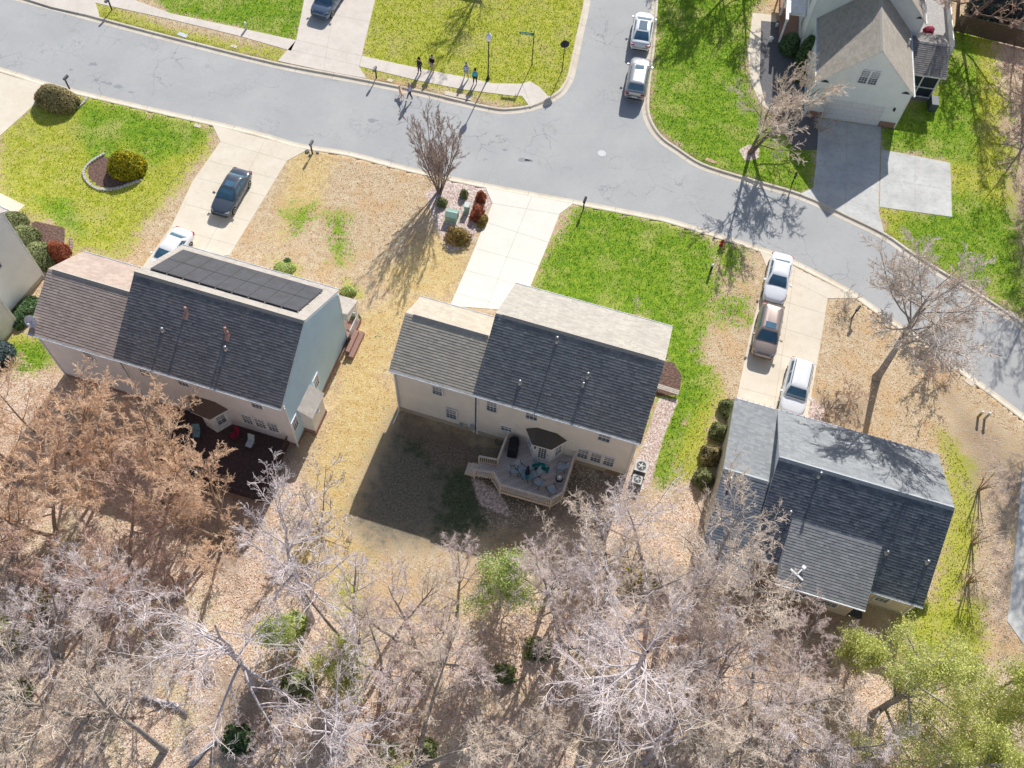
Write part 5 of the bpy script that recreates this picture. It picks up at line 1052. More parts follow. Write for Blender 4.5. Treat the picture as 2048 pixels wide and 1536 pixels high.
    for s_ in (-1, 1):
        y = s_*(w_+.004)
        for x in (b0+(b1-b0)*.46, b0+(b1-b0)*.80): mb.box(x, x+.012, *sorted((y-.012, y)), .42, .9)
        mb.box(b0+(b1-b0)*.3, b0+(b1-b0)*.36, *sorted((y, y+s_*.025)), .82, .85); mb.box(b0+(b1-b0)*.64, b0+(b1-b0)*.70, *sorted((y, y+s_*.025)), .82, .85)
    mb.build('door_trim', BLACK, o)
    return o
P_DARK = paint('dark_grey_paint', (.09, .11, .14), .3); P_WHITE = paint('white_paint', (.86, .86, .88)); P_TAN = paint('taupe_metallic_paint', (.33, .26, .23), .35, .3); P_GREY = paint('silver_grey_paint', (.42, .42, .44), .4, .25); P_BLUE = paint('steel_blue_paint', (.13, .18, .26), .3)
car('parked_car', 'dark grey sedan alone in the middle of the left driveway', G(486, 340, .8), G(438, 430, .5), P_DARK, 'sedan', 4.75, sunroof=True, group='cars parked in the driveways')
car('parked_car', 'white sedan half hidden behind the solar panelled roof', G(372, 461, .7), G(372, 461, .7)-np.array([.62, 1.9, 0]), P_WHITE, 'sedan', 4.7, shift=1.35, group='cars parked in the driveways')
car('parked_car', 'steel blue sport utility vehicle cut by the top edge, nose toward the road', G(653, 2, .8), G(637, 36, .4), P_BLUE, 'suv', 4.9, 1.95, 1.8, shift=-1.5, group='cars parked in the driveways')
car('parked_car', 'white hatchback with a glass roof, front one of the side street pair', G(1279, 97, .5), G(1291, 24, .8), P_WHITE, 'coupe', 4.75, 1.9, 1.58, glassroof=True, group='cars parked at the side street kerb')
car('parked_car', 'silver grey sport utility vehicle, rear car of the two parked on the side street', G(1268, 197, .5), G(1284, 113, .9), P_GREY, 'suv', 4.8, 1.9, 1.72, sunroof=True, group='cars parked at the side street kerb')
car('parked_car', 'white sedan nearest the road in the right driveway', G(1566, 508, .8), G(1545, 606, .5), P_WHITE, 'sedan', 4.75, group='cars parked in the driveways')
car('parked_car', 'taupe sport utility vehicle with an open looking dark sunroof in the right driveway', G(1546, 614, .9), G(1524, 714, .5), P_TAN, 'suv', 4.7, 1.86, 1.66, sunroof=True, group='cars parked in the driveways')
car('parked_car', 'white sport utility vehicle with black roof rails, its hood hidden by the slate roof', G(1606, 722, 1.0), G(1580, 828, .6), P_WHITE, 'suv', 4.8, 1.88, 1.72, rails=True, group='cars parked in the driveways')

# ------------------------------------------------------------------ PEOPLE AND DOG
def skinmesh(name, V, E_, rad, m, parent, sub=1):
    me = bpy.data.meshes.new(name); me.from_pydata([tuple(map(float, v)) for v in V], E_, []); me.materials.append(m)
    o = bpy.data.objects.new(name, me); col.objects.link(o)
    if parent: o.parent = parent
    s = o.modifiers.new('skin', 'SKIN'); s.use_smooth_shade = True
    if not me.skin_vertices: me.skin_vertices.new()
    for i, r_ in enumerate(rad):
        rr = r_ if hasattr(r_, '__len__') else (r_, r_); me.skin_vertices[0].data[i].radius = rr; me.skin_vertices[0].data[i].use_root = (i == 0)
    u = o.modifiers.new('sub', 'SUBSURF'); u.levels = sub; u.render_levels = sub
    return o
SKIN = mat('skin', (.55, .33, .24), rough=.6)
def cloth(name, c): return mat(name, c, sh(c, .72), 12, .85, .2)
def person(px, face_px, label, top, legs, hair, shoes, Hh=1.75, arms='down', stride=0., spread=.1, hood=False, group=None):
    g_ = G(*px); f_ = G(*face_px)-g_; rz = math.atan2(f_[1], f_[0])-math.pi/2
    o = empty('person', (g_[0], g_[1], .03 if True else 0), rz, label, 'person', group); k = Hh/1.75
    V, E_, Rr = [], [], []
    def v(x, y, z, r, par=None):
        V.append((x*k, y*k, z*k)); Rr.append((r*k, r*k) if not hasattr(r, '__len__') else (r[0]*k, r[1]*k)); i = len(V)-1
        if par is not None: E_.append((par, i))
        return i
    pel = v(0, 0, .95, .12); bel = v(0, .0, 1.10, .115, pel); ch = v(0, .0, 1.30, .13, bel); nk0 = v(0, -.01, 1.45, .075, ch); nk = v(0, .0, 1.52, .05, nk0); hd = v(0, .02, 1.60, .078, nk); hm = v(0, .015, 1.67, .09, hd); ht = v(0, .005, 1.735, .062, hm)
    nose = v(0, .115, 1.645, .014, hd); jaw = v(0, .075, 1.585, .04, hd)
    J = {}
    for s in (-1, 1):
        ear = v(s*.088, .0, 1.645, .018, hm)
        shd = v(s*.17, 0, 1.41, .06, nk0)
        if arms == 'down': el = (s*.235, -.02, 1.13); wr = (s*.23, .07, .88)
        elif arms == 'pockets': el = (s*.25, -.08, 1.14); wr = (s*.17, .08, .97)
        elif arms == 'crossed': el = (s*.22, .05, 1.15); wr = (s*-.02, .2, 1.17)
        else: el = (s*.23, .02 if s > 0 else .1, 1.14); wr = (s*.24, .15 if s < 0 else .0, 1.0 if s < 0 else .88)
        e_ = v(*el, .045, shd); w1 = v(*wr, .028, e_); dx = np.array(wr)-np.array(el); dx /= np.linalg.norm(dx)
        pm = np.array(wr)+dx*.07; pi_ = v(*pm, (.036, .022), w1); tp = pm+dx*.03
        for q in range(4):
            off = np.array([0, (q-1.5)*.020, 0]) if abs(dx[2]) > .5 else np.array([0, 0, (q-1.5)*.02]); ln = (.06, .072, .068, .05)[q]
            a1 = tp+off+dx*.02; a2 = a1+dx*ln*.5+np.array([-s*.006, .0, 0]); a3 = a2+dx*ln*.45+np.array([-s*.014, 0, 0]); i1 = v(*a1, .009, pi_); i2 = v(*a2, .0085, i1); v(*a3, .007, i2)
        t1 = np.array(wr)+dx*.035+np.array([-s*.01, .035, 0]); i1 = v(*t1, .010, w1); v(*(t1+dx*.03+np.array([0, .015, 0])), .008, i1)
        hx = s*spread*.8; fx = s*spread; yo = s*stride
        hp = v(s*.085, 0, .88, .085, pel); kn = v(s*.09+(fx-s*.085)*.5, yo*.4+.015, .5, .055, hp); an = v(fx, yo, .10, .036, kn); v(fx, yo-.04, .045, .034, an); v(fx+s*.02, yo+.13, .035, .030, an)
        J[s] = dict(sh=(s*.17, 0, 1.41), el=el, wr=wr, hp=(s*.085, 0, .88), kn=(s*.09+(fx-s*.085)*.5, yo*.4+.015, .5), an=(fx, yo, .10))
    skinmesh('body', V, E_, Rr, SKIN, o, 1)
    # clothes
    def clothing(nm, pts, edges, rad, m): skinmesh(nm, [tuple(np.array(p)*k) for p in pts], edges, [tuple(np.array(r_)*k) if hasattr(r_, '__len__') else r_*k for r_ in rad], m, o, 1)
    pts = [(0, 0, 1.28), (0, 0, 1.10), (0, 0, .93), (0, -.01, 1.44)]; ed = [(0, 1), (1, 2), (0, 3)]; rd_ = [.175, .155, .16, .10]
    for s in (-1, 1):
        b = len(pts); j = J[s]; pts += [j['sh'], j['el'], tuple(np.array(j['wr'])*.93+np.array(j['el'])*.07)]; ed += [(3, b), (b, b+1), (b+1, b+2)]; rd_ += [.082, .062, .046]
    clothing('jacket', pts, ed, rd_, top)
    pts = [(0, 0, .95), ]; ed = []; rd_ = [.145]
    for s in (-1, 1):
        b = len(pts); j = J[s]; pts += [j['hp'], j['kn'], (j['an'][0], j['an'][1], .14)]; ed += [(0, b), (b, b+1), (b+1, b+2)]; rd_ += [.105, .075, .058]
    clothing('trousers', pts, ed, rd_, legs)
    for s in (-1, 1):
        j = J[s]['an']; clothing('shoe', [(j[0], j[1]-.04, .05), (j[0], j[1]+.05, .05), (j[0]+s*.02, j[1]+.15, .04)], [(0, 1), (1, 2)], [.05, .05, .042], shoes)
    if hair is not None:
        clothing('hood' if hood else 'hair', [(0, -.02, 1.70), (0, -.05, 1.64), (0, .01, 1.745)], [(0, 1), (0, 2)], [.098, .08, .07], hair)
    mb = MB(); [mb.lathe([(.004, -.01), (.010, 0), (.004, .01)], (s*.032*k, .098*k, 1.665*k), 6) for s in (-1, 1)]; mb.build('eyes', BLACK, o)
    mb = MB(); mb.box(-.025*k, .025*k, .10*k, .112*k, 1.598*k, 1.606*k); mb.build('mouth', mat('lips', (.35, .12, .10)), o)
    return o
HG = 'people standing on the sidewalk'
person((839.5, 147), (800, 185), 'person in a navy jacket and dark purple trousers, leftmost on the sidewalk', cloth('navy_cloth', (.02, .035, .07)), cloth('dark_purple_cloth', (.07, .05, .10)), cloth('dark_hair', (.03, .02, .018)), BLACK, 1.74, 'pockets', .05, .11)
person((865, 144), (830, 190), 'person in a black jacket and khaki trousers and thin grey hair, standing on the sidewalk', cloth('black_cloth', (.012, .016, .025)), cloth('khaki_cloth', (.55, .45, .30)), cloth('grey_hair', (.45, .42, .40)), cloth('brown_shoe', (.12, .05, .03)), 1.84, 'crossed', .0, .10)
person((932.5, 157.5), (915, 200), 'person in a pale blue hooded top and cream trousers, feet apart on the sidewalk', cloth('pale_blue_cloth', (.48, .60, .74)), cloth('cream_cloth', (.62, .60, .50)), cloth('pale_blue_cloth', (.48, .60, .74)), cloth('grey_shoe', (.3, .3, .32)), 1.74, 'pockets', .0, .19, hood=True)
person((950, 168), (935, 215), 'person in a turquoise jacket and dark jeans, rightmost of the four on the sidewalk', cloth('turquoise_cloth', (.04, .58, .78)), cloth('dark_denim', (.015, .03, .07)), cloth('black_hair', (.01, .01, .012)), cloth('pink_shoe', (.62, .35, .36)), 1.68, 'down', .04, .14)
person((820, 198), (790, 205), 'person walking a dog on the road edge in a lavender white top and navy trousers', cloth('lavender_cloth', (.66, .64, .82)), cloth('navy_trousers', (.015, .03, .08)), cloth('grey_hair', (.45, .42, .40)), BLACK, 1.7, 'reach', .20, .10)
# dog
DOG = mat('golden_dog_fur', (.78, .52, .36), (.62, .38, .24), 14, .9, .4)
g_ = G(803, 191); f_ = G(793, 166)-g_; o = empty('dog', (g_[0], g_[1], -.08), math.atan2(f_[1], f_[0])-math.pi/2, 'golden cream dog on a leash at the kerb, nose toward the verge', 'dog')
V = []; E_ = []; Rr = []
def dv(x, y, z, r, p=None):
    V.append((x, y, z)); Rr.append(r); i = len(V)-1
    if p is not None: E_.append((p, i))
    return i
pv = dv(0, -.32, .56, .12); ml = dv(0, -.05, .54, .12, pv); chs = dv(0, .24, .54, .15, ml); n1 = dv(0, .40, .66, .095, chs); hd = dv(0, .52, .76, .085, n1); mz = dv(0, .64, .73, .045, hd); dv(0, .71, .72, .03, mz)
t1 = dv(0, -.46, .60, .04, pv); t2 = dv(.03, -.62, .64, .035, t1); dv(.07, -.74, .74, .02, t2)
for s in (-1, 1):
    e1 = dv(s*.075, .50, .80, .03, hd); dv(s*.10, .49, .72, .02, e1)
    a = dv(s*.09, .24, .40, .06, chs); b = dv(s*.09, .21, .24, .035, a); c_ = dv(s*.09, .23, .06, .026, b); dv(s*.09, .28, .03, .03, c_)
    a = dv(s*.09, -.34, .42, .075, pv); b = dv(s*.095, -.26, .30, .05, a); c_ = dv(s*.095, -.42, .18, .03, b); d_ = dv(s*.095, -.38, .05, .025, c_); dv(s*.095, -.32, .03, .03, d_)
skinmesh('body', V, E_, [(r, r) for r in Rr], DOG, o, 1)
mb = MB(); mb.lathe([(.006, -.02), (.022, 0), (.006, .02)], (0, .735, .735), 6); mb.build('nose', BLACK, o)
for s in (-1, 1):
    mb = MB(); mb.lathe([(.004, -.01), (.012, 0), (.004, .01)], (s*.045, .585, .80), 6); mb.build('eye', BLACK, o)
mb = MB(); mb.lathe([(.10, -.02), (.108, 0), (.10, .02)], (0, .42, .68), 12); mb.build('collar', mat('red_collar', (.4, .03, .03)), o)
a_ = G(797, 170); mb = MB(); p0 = np.array([G(799, 180)[0], G(799, 180)[1], .62]); p1 = np.array([G(818, 192)[0]-.0, G(818, 192)[1], .98]); mb.tube([p0, (p0+p1)/2-np.array([0, 0, .18]), p1], .012, 5); tag(mb.build('leash', mat('dark_leash', (.05, .03, .05))), 'thin dark leash between the walker and the golden dog', 'leash')

# ------------------------------------------------------------------ STREET THINGS
def at(px, z=0.): g_ = G(*px); return (g_[0], g_[1], z)
ULA = math.atan2(*(G(600, 140)-G(560, 130))[[1, 0]])
o = empty('street_lamp', at((976, 158)), 0, 'black post lamp with a white acorn globe beside the turquoise jacketed person', 'lamp')
mb = MB(); mb.lathe([(.16, 0), (.16, .12), (.09, .35), (.06, .6), (.045, 4.1), (.10, 4.15), (.12, 4.28)], n=12); mb.build('pole', DARKMETAL, o, smooth=True)
mb = MB(); mb.lathe([(.13, 4.28), (.24, 4.45), (.27, 4.65), (.22, 4.9), (.10, 5.08), (.03, 5.12)], n=16); mb.build('globe', mat('white_globe', (.9, .9, .88), rough=.3), o, smooth=True)
mb = MB(); mb.lathe([(.05, 5.10), (.03, 5.18), (.01, 5.28)], n=8); mb.build('finial', DARKMETAL, o)
# stop sign seen from behind
g_ = G(1124, 143); o = empty('stop_sign', (g_[0], g_[1], 0), R(0), 'octagonal stop sign seen from its dark back by the corner ramp', 'sign')
mb = MB(); mb.tube([(0, 0, 0), (0, 0, 3.55)], .04, 8); mb.build('post', DARKMETAL, o)
SIGNBACK = mat('sign_back_dark', (.03, .035, .06), rough=.5)
Tn = lambda a, b, z: (a, z, b)
mb = MB(T=Tn); mb.prism([(.42*math.cos(R(22.5+45*i)), 3.05+.42*math.sin(R(22.5+45*i))) for i in range(8)], .045, .06); mb.build('plate_back', SIGNBACK, o, fix=True)
mb = MB(T=Tn); mb.prism([(.41*math.cos(R(22.5+45*i)), 3.05+.41*math.sin(R(22.5+45*i))) for i in range(8)], .061, .066); fc = mb.build('face', mat('sign_red', (.5, .02, .02), rough=.4), o, fix=True)
o.rotation_euler = (0, 0, R(8))
tx = bpy.data.curves.new('lettering', 'FONT'); tx.body = 'STOP'; tx.size = .30; tx.align_x = 'CENTER'; tx.align_y = 'CENTER'; tx.extrude = .002; tx.materials.append(WHITE)
def text_mesh(tx, name, parent, mw):
    t_ = bpy.data.objects.new(name+'_src', tx); col.objects.link(t_); bpy.context.view_layer.update(); me = bpy.data.meshes.new_from_object(t_.evaluated_get(bpy.context.evaluated_depsgraph_get())); bpy.data.objects.remove(t_); me.transform(mw)
    o_ = bpy.data.objects.new(name, me); col.objects.link(o_); o_.parent = parent; return o_
text_mesh(tx, 'lettering', fc, Matrix.Translation((0, .07, 3.05)) @ Matrix.Rotation(math.pi, 4, 'Z') @ Matrix.Rotation(math.pi/2, 4, 'X'))
# street name sign (lettering too small to read in the photograph: pale marks only)
g_ = G(1063.5, 130); o = empty('street_name_sign', (g_[0], g_[1], 0), R(-3), 'thin black post with a green street name blade pointing left', 'sign')
mb = MB(); mb.tube([(0, 0, 0), (0, 0, 3.75)], .04, 8); mb.build('post', DARKMETAL, o)
GRN = mat('sign_green', (.01, .22, .14), rough=.4)
mb = MB(); mb.box(-1.28, -.02, -.012, .012, 3.32, 3.58); b1_ = mb.build('name_blade', GRN, o)
mb = MB(); rs = np.random.RandomState(4); x = -1.16
for wd in (5, 5):
    for i in range(wd):
        mb.box(x, x+.055, -.017, -.0125, 3.40, 3.50); mb.box(x, x+.02, -.0168, -.0124, 3.38, 3.52) if i % 2 else None; x += .078
    x += .09
mb.build('lettering', WHITE, b1_)
mb = MB(); mb.box(-.012, .012, .03, .9, 3.56, 3.78); mb.build('name_blade', GRN, o)
# mailboxes
def mailbox(px, ang, label, col_=BLACK, s=1.):
    o = empty('mailbox', at(px), ang, label, 'mailbox', 'roadside mailboxes'); mb = MB(); mb.box(-.05, .05, -.05, .05, 0, 1.25*s); mb.box(-.04, .04, -.05, .35, 1.0*s, 1.06*s); mb.build('post', DARKMETAL, o)
    mb = MB(); P_ = [(-.10, 0), (.10, 0), (.10, .14)]+[(.10*math.cos(R(a)), .14+.10*math.sin(R(a))) for a in (30, 60, 90, 120, 150)]+[(-.10, .14)]
    n_ = len(P_); b = mb.add([(x, -.12, 1.07*s+z) for x, z in P_]+[(x, .42, 1.07*s+z) for x, z in P_]); mb.faces(b, [tuple(range(n_)), tuple(range(n_, 2*n_))[::-1]]+[(i, n_+i, n_+(i+1) % n_, (i+1) % n_) for i in range(n_)]); mb.build('box', col_, o, fix=True)
    mb = MB(); mb.box(.102, .115, .1, .13, 1.15*s, 1.36*s); mb.build('flag', mat('flag_red', (.5, .03, .03)), o); return o
MGREY = mat('mailbox_grey', (.16, .17, .19), rough=.4)
mailbox((224, 20), R(160), 'dark mailbox on the grass verge at the top left', MGREY)
mailbox((753, 156), R(165), 'dark mailbox on the verge left of the dog walker', MGREY)
mailbox((625, 308), R(-15), 'dark mailbox with stones at its foot at the left driveway corner', MGREY)
mailbox((1166, 421), R(-15), 'black mailbox at the top corner of the green front lawn of the beige house', BLACK)
mailbox((1584, 367), R(160), 'black mailbox by the kerb in front of the bare tree and the white house', BLACK)
mailbox((139, 178), R(-20), 'mailbox half hidden behind the wide clipped hedge', MGREY)
mailbox((1704, 636), R(-35), 'dark green mailbox at the kerb by the right driveway', mat('mailbox_green', (.03, .06, .05), rough=.5))
# stones at mailbox
STONE = mat('pale_edging_stone', (.66, .62, .58), (.46, .43, .40), 9, .9, .3)
def stone(px, s, label, m=STONE, seed=1, grp=None):
    rs = np.random.RandomState(seed); mb = MB(); n_, k = 9, 5; pts = []
    for j in range(k+1):
        ph = math.pi*j/k
        for i in range(n_): th = 2*math.pi*i/n_; f = s*(1+rs.uniform(-.18, .18)); pts.append((f*math.sin(ph)*math.cos(th), f*.75*math.sin(ph)*math.sin(th), max(-.03, f*.55*math.cos(ph))))
    b = mb.add(pts); mb.faces(b, [(j*n_+i, (j+1)*n_+i, (j+1)*n_+(i+1) % n_, j*n_+(i+1) % n_) for j in range(k) for i in range(n_)]); o = mb.build('stone', m); o.location = at(px, .04); o.rotation_euler = (0, 0, seed); tag(o, label, 'stone', grp); return o
for i, (px, s, lb) in enumerate((((615, 303), .24, 'grey stone at the foot of the mailbox by the left driveway'), ((620, 311), .17, 'smaller grey stone touching the mailbox post by the left driveway'), ((635, 306), .15, 'small grey stone right of the mailbox post by the left driveway'))): stone(px, s, lb, mat('dark_stone', (.30, .29, .28), (.16, .155, .15), 9), i+1)
# edging rings: each block a part of the edging
def ring_edge(name, pts_px, label, closed=True, step=.26, h_=.16, m=STONE):
    P_ = [np.array(G(*p)[:2]) for p in pts_px]; P_ = smooth_line([tuple(p) for p in (P_+[P_[0]] if closed else P_)], 6)
    L_ = [0.]
    for a, b in zip(P_, P_[1:]): L_.append(L_[-1]+float(np.linalg.norm(np.array(b)-np.array(a))))
    n_ = int(L_[-1]/step); o = empty(name, (*P_[0], 0), 0, label, 'stone edging'); proto_ = None; rs = np.random.RandomState(5)
    for i in range(n_):
        s = (i+.5)*L_[-1]/n_; j = max(1, np.searchsorted(L_, s)); a, b = np.array(P_[j-1]), np.array(P_[min(j, len(P_)-1)]); p = a+(b-a)*((s-L_[j-1])/(L_[j]-L_[j-1]+1e-9)); d = b-a
        if proto_ is None:
            mb = MB(); mb.prism([(-.115, -.10), (.115, -.10), (.125, .02), (.09, .10), (-.09, .10), (-.125, .02)], 0, h_); blk = mb.build('edging_stone', m, o, bevel=.02); proto_ = blk
        else: blk = proto_.copy(); col.objects.link(blk); blk.parent = o
        blk.location = (p[0]-P_[0][0], p[1]-P_[0][1], -.02+rs.uniform(0, .02)); blk.rotation_euler = (0, 0, math.atan2(d[1], d[0])+rs.uniform(-.1, .1)); blk.scale = (1, rs.uniform(.9, 1.15), rs.uniform(.85, 1.1))
ring_edge('bed_edging', [(210, 308), (182, 325), (168, 345), (176, 365), (198, 379), (228, 379), (258, 370), (284, 360)], 'pale stone edging curved around the mulch bed with the yellow bush', closed=False)
ring_edge('bed_edging', [(84, 196), (88, 208), (104, 218), (125, 223), (150, 218), (168, 206), (176, 194)], 'pale stone edging curved under the wide clipped hedge', closed=False)
ring_edge('bed_edging', [(142, 476), (143, 496), (136, 516), (124, 530), (112, 536)], 'brick edging by the russet bush', closed=False, m=mat('rose_brick', (.45, .33, .30), (.34, .24, .22), 10))
# hydrant
o = empty('fire_hydrant', at((1442, 491)), 0, 'red fire hydrant at the kerb by the green lawn', 'hydrant'); RED = mat('hydrant_red', (.45, .02, .03), rough=.4)
mb = MB(); mb.lathe([(.16, 0), (.16, .05), (.10, .07), (.10, .5), (.13, .52), (.13, .56), (.10, .66), (.04, .73), (.03, .78)], n=12); mb.build('barrel', RED, o, smooth=True)
for nm, p in (('nozzle', ((-.2, 0, .42), (.2, 0, .42))), ('nozzle', ((0, -.22, .40), (0, 0, .40)))):
    mb = MB(); mb.tube(p, .055, 8); mb.build(nm, RED, o)
# bollard markers (white capped)
def marker(px, label, h_=.8, c=mat('marker_dark_green', (.02, .05, .04)), cap=WHITE, grp='utility marker posts'):
    o = empty('marker_post', at(px), .3, label, 'post', grp); mb = MB(); mb.box(-.07, .07, -.07, .07, 0, h_); mb.build('post', c, o, bevel=.01); mb = MB(); mb.lathe([(.11, h_), (.12, h_+.08), (.07, h_+.17), (.01, h_+.18)], n=10); mb.build('cap', cap, o); return o
marker((1421, 543), 'dark marker post with a white cap on the right edge of the green lawn', .8)
marker((493, 58), 'small pale marker post on the grass beside the top left sidewalk', .6, mat('marker_pale', (.55, .60, .45)))
marker((1956, 834), 'yellowish capped marker post, left one of the pair on the brown strip', .7, mat('marker_yellow', (.35, .30, .05)))
marker((1969, 838), 'white capped marker post, right one of the pair on the brown strip', .8, mat('marker_grey', (.45, .45, .42)))
# utility boxes
UG = mat('utility_green', (.36, .52, .44), (.28, .42, .35), 10, .5); UG2 = mat('utility_green_dark', (.05, .13, .11), rough=.6)
o = empty('utility_box', at((904, 438)), R(-10), 'larger pale green utility cabinet on the pink gravel bed', 'utility box')
mb = MB(); mb.box(-.47, .47, -.42, .10, 0, .72); mb.build('cabinet', UG, o, bevel=.02); mb = MB(); mb.prismx([(-.46, .72), (.12, .72), (.12, .88), (-.05, .92)], -.49, .49); mb.build('lid', UG, o, fix=True, bevel=.01); mb = MB(); mb.box(-.48, .48, .10, .42, 0, .80); mb.build('rear_cabinet', UG, o, bevel=.02); mb = MB(); mb.box(-.6, .6, -.5, .5, -.02, .05); mb.build('pad', CURB, o)
mb = MB(); mb.box(-.35, -.15, -.428, -.42, .3, .5); mb.build('warning_sticker', mat('sticker', (.7, .6, .2)), o)
o = empty('utility_box', at((934, 422)), R(-5), 'smaller pale green pedestal box near the driveway', 'utility box')
mb = MB(); mb.box(-.2, .2, -.25, .25, 0, .75); mb.build('cabinet', UG, o, bevel=.02); mb = MB(); mb.box(-.22, .22, -.27, .27, .75, .82); mb.build('lid', mat('pale_lid', (.62, .72, .66)), o, bevel=.02)
# ground lids
for px, sx_, sy_, ang, lb, m_ in (((365, 70), .95, .42, -18, 'pale rectangular utility lid on the verge below the top left sidewalk', mat('lid_blue_white', (.66, .70, .74))), ((468, 93), .6, .35, -18, 'small cream utility lid on the verge at the top left', CURB), ((395, 252), .62, .3, -16, 'cream utility lid in the lawn by the left driveway', CURB), ((780, 161), .5, .35, -16, 'pale lid on the verge beside the dog walker', CURB), ((1939, 765), .7, .4, -40, 'pale lid beside the kerb on the brown strip', CURB), ((1422, 322), 1.0, .35, -22, 'patch of bare clay by the kerb of the bright lawn', mat('clay', (.60, .38, .25)))):
    mb = MB(); mb.box(-sx_/2, sx_/2, -sy_/2, sy_/2, -.03, .035); o = mb.build('ground_hatch', m_, bevel=.01); o.location = at(px); o.rotation_euler = (0, 0, R(ang)); tag(o, lb, 'lid')
mb = MB(); mb.lathe([(.36, 0), (.36, .012), (.30, .014), (.30, .008), (.02, .009)], n=24)
o = mb.build('manhole_cover', mat('manhole_pale', (.78, .78, .76), (.55, .55, .55), 30), smooth=False); o.location = at((1204, 305), -.104); tag(o, 'pale round manhole cover in the middle of the intersection', 'manhole')
# storm drain
A0 = G(893, 198, -.1); A1 = G(935, 207, -.1); ang = math.atan2(*(A1-A0)[[1, 0]])
o = empty('storm_drain', ((A0[0]+A1[0])/2, (A0[1]+A1[1])/2+.28, -.11), ang, 'dark storm drain opening in the kerb below the sidewalk group', 'drain')
mb = MB(); mb.box(-1.1, 1.1, -.03, .20, .0, .10); mb.build('opening', mat('drain_black', (.01, .01, .012)), o); mb = MB(); mb.box(-1.2, 1.2, .02, .5, .105, .17); mb.build('slab', CURB, o, bevel=.02); mb = MB(); mb.box(-1.1, .1, -.42, -.04, .0, .02)
for i in range(14): mb.box(-1.08+i*.083, -1.05+i*.083, -.41, -.05, .021, .03)
mb.build('grate', mat('rusty_iron', (.40, .27, .24), rough=.7), o)
# AC units
for px, s, lb in (((1279, 942), 1., 'larger air conditioner beside the beige house'), ((1272, 966), .78, 'smaller air conditioner beside the beige house, nearer the wood')):
    o = empty('air_conditioner', at(px), A.a, lb, 'air conditioner', 'air conditioners'); h_ = .85*s; w2 = .42*s
    mb = MB(); mb.box(-w2, w2, -w2, w2, .06, h_); mb.build('cabinet', mat('ac_grille_dark', (.12, .11, .10), rough=.6), o, bevel=.03)
    mb = MB()
    for i in range(8): z = .1+i*(h_-.14)/8; mb.box(-w2-.01, w2+.01, -w2-.01, w2+.01, z, z+.02)
    mb.build('louvers', mat('ac_beige', (.50, .48, .43)), o)
    mb = MB(); mb.prism([(-w2-.02, -w2-.02), (w2+.02, -w2-.02), (w2+.02, w2+.02), (-w2-.02, w2+.02)], h_, h_+.03); mb.build('top_panel', mat('ac_light', (.66, .65, .62)), o, bevel=.01)
    mb = MB(); mb.lathe([(.34*s, h_+.031), (.34*s, h_+.045), (.02, h_+.046)], n=20); fn = mb.build('fan_opening', BLACK, o)
    mb = MB(); mb.lathe([(.10*s, h_+.05), (.10*s, h_+.07), (.01, h_+.075)], n=12)
    for r_ in (.2, .28, .34):
        mb.tube([(r_*s*math.cos(t), r_*s*math.sin(t), h_+.06) for t in np.linspace(0, 6.28, 21)], .008, 4, cap=False)
    for i in range(5): t = i*1.257; mb.obox((.08*s*math.cos(t), .08*s*math.sin(t), h_+.052), (.2*s*math.cos(t), .2*s*math.sin(t), 0), (-.07*s*math.sin(t), .07*s*math.cos(t), 0), (0, 0, .004))
    mb.build('fan', mat('ac_light', (.66, .65, .62)), fn)
    mb = MB(); mb.box(-w2-.08, w2+.08, -w2-.08, w2+.08, 0, .06); mb.build('pad', CURB, o)
# wooden trellis/steps beside the beige house right wall
o = A.root('wooden_bench', 'narrow wooden rack lying by the right wall of the beige house next to the mulch', 'bench'); 
p0 = A.P(1312, 776); p1 = A.P(1356, 790)
mb = MB(); d = p1-p0; d[2] = 0; L_ = np.linalg.norm(d); d /= L_; nn = np.array([-d[1], d[0], 0]); P0 = np.array([p0[0], p0[1], .35])
WOODG = mat('weathered_wood', (.62, .55, .48), (.45, .39, .33), 7, .85, .2)
for i in range(3): mb.obox(P0+nn*(i*.14-.2), d*L_, nn*.11, (0, 0, .04))
mb.build('seat', WOODG, o)
for t in (.1, L_-.2):
    mb = MB(); mb.obox(P0+d*t+nn*-.2-np.array([0, 0, .35]), d*.08, nn*.36, (0, 0, .35)); mb.build('leg', WOODG, o)
p2 = A.P(1316, 815); mb = MB(T=None); IR = DARKMETAL
o = A.root('iron_trellis', 'thin rusty iron trellis standing against the right wall of the beige house', 'trellis')
for nm, y0 in (('post', -.35), ('post', 0.), ('post', .35)):
    mb = MB(); mb.tube([(17.25, p2[1]+y0, 0), (17.25, p2[1]+y0, 1.5)], .02, 5); mb.build(nm, mat('rust_iron', (.20, .11, .08)), o)
mb = MB()
for z in (.4, .8, 1.2): mb.tube([(17.25, p2[1]-.4, z), (17.25, p2[1]+.4, z)], .015, 5)
mb.build('crossbar', mat('rust_iron', (.20, .11, .08)), o)
# satellite dish & antenna
g_ = B.W(-18.25, .7, 6.15); o = empty('satellite_dish', g_, B.a+R(15), 'round satellite dish on the left gutter corner of the solar panelled house', 'dish')
mb = MB(); mb.tube([(0, 0, -.1), (0, 0, .4), (0, .12, .5)], .03, 6); mb.build('mast', GALV, o)
def tilt(a, b, z): c, s = math.cos(R(55)), math.sin(R(55)); return (a, .15+b*c-z*s*1., .52+b*s+z*c)
mb = MB(T=tilt); mb.lathe([(.02, 0), (.2, .02), (.34, .06), (.42, .11), (.43, .10), (.34, .045), (.02, -.015)], n=20); mb.build('reflector', mat('dish_white', (.74, .74, .78), rough=.4), o, smooth=True, fix=True)
mb = MB(T=tilt); mb.tube([(0, -.38, .08), (0, -.1, .45)], .018, 5); mb.box(-.06, .06, -.16, -.02, .40, .52); mb.build('feed_arm', mat('dish_white', (.74, .74, .78)), o)
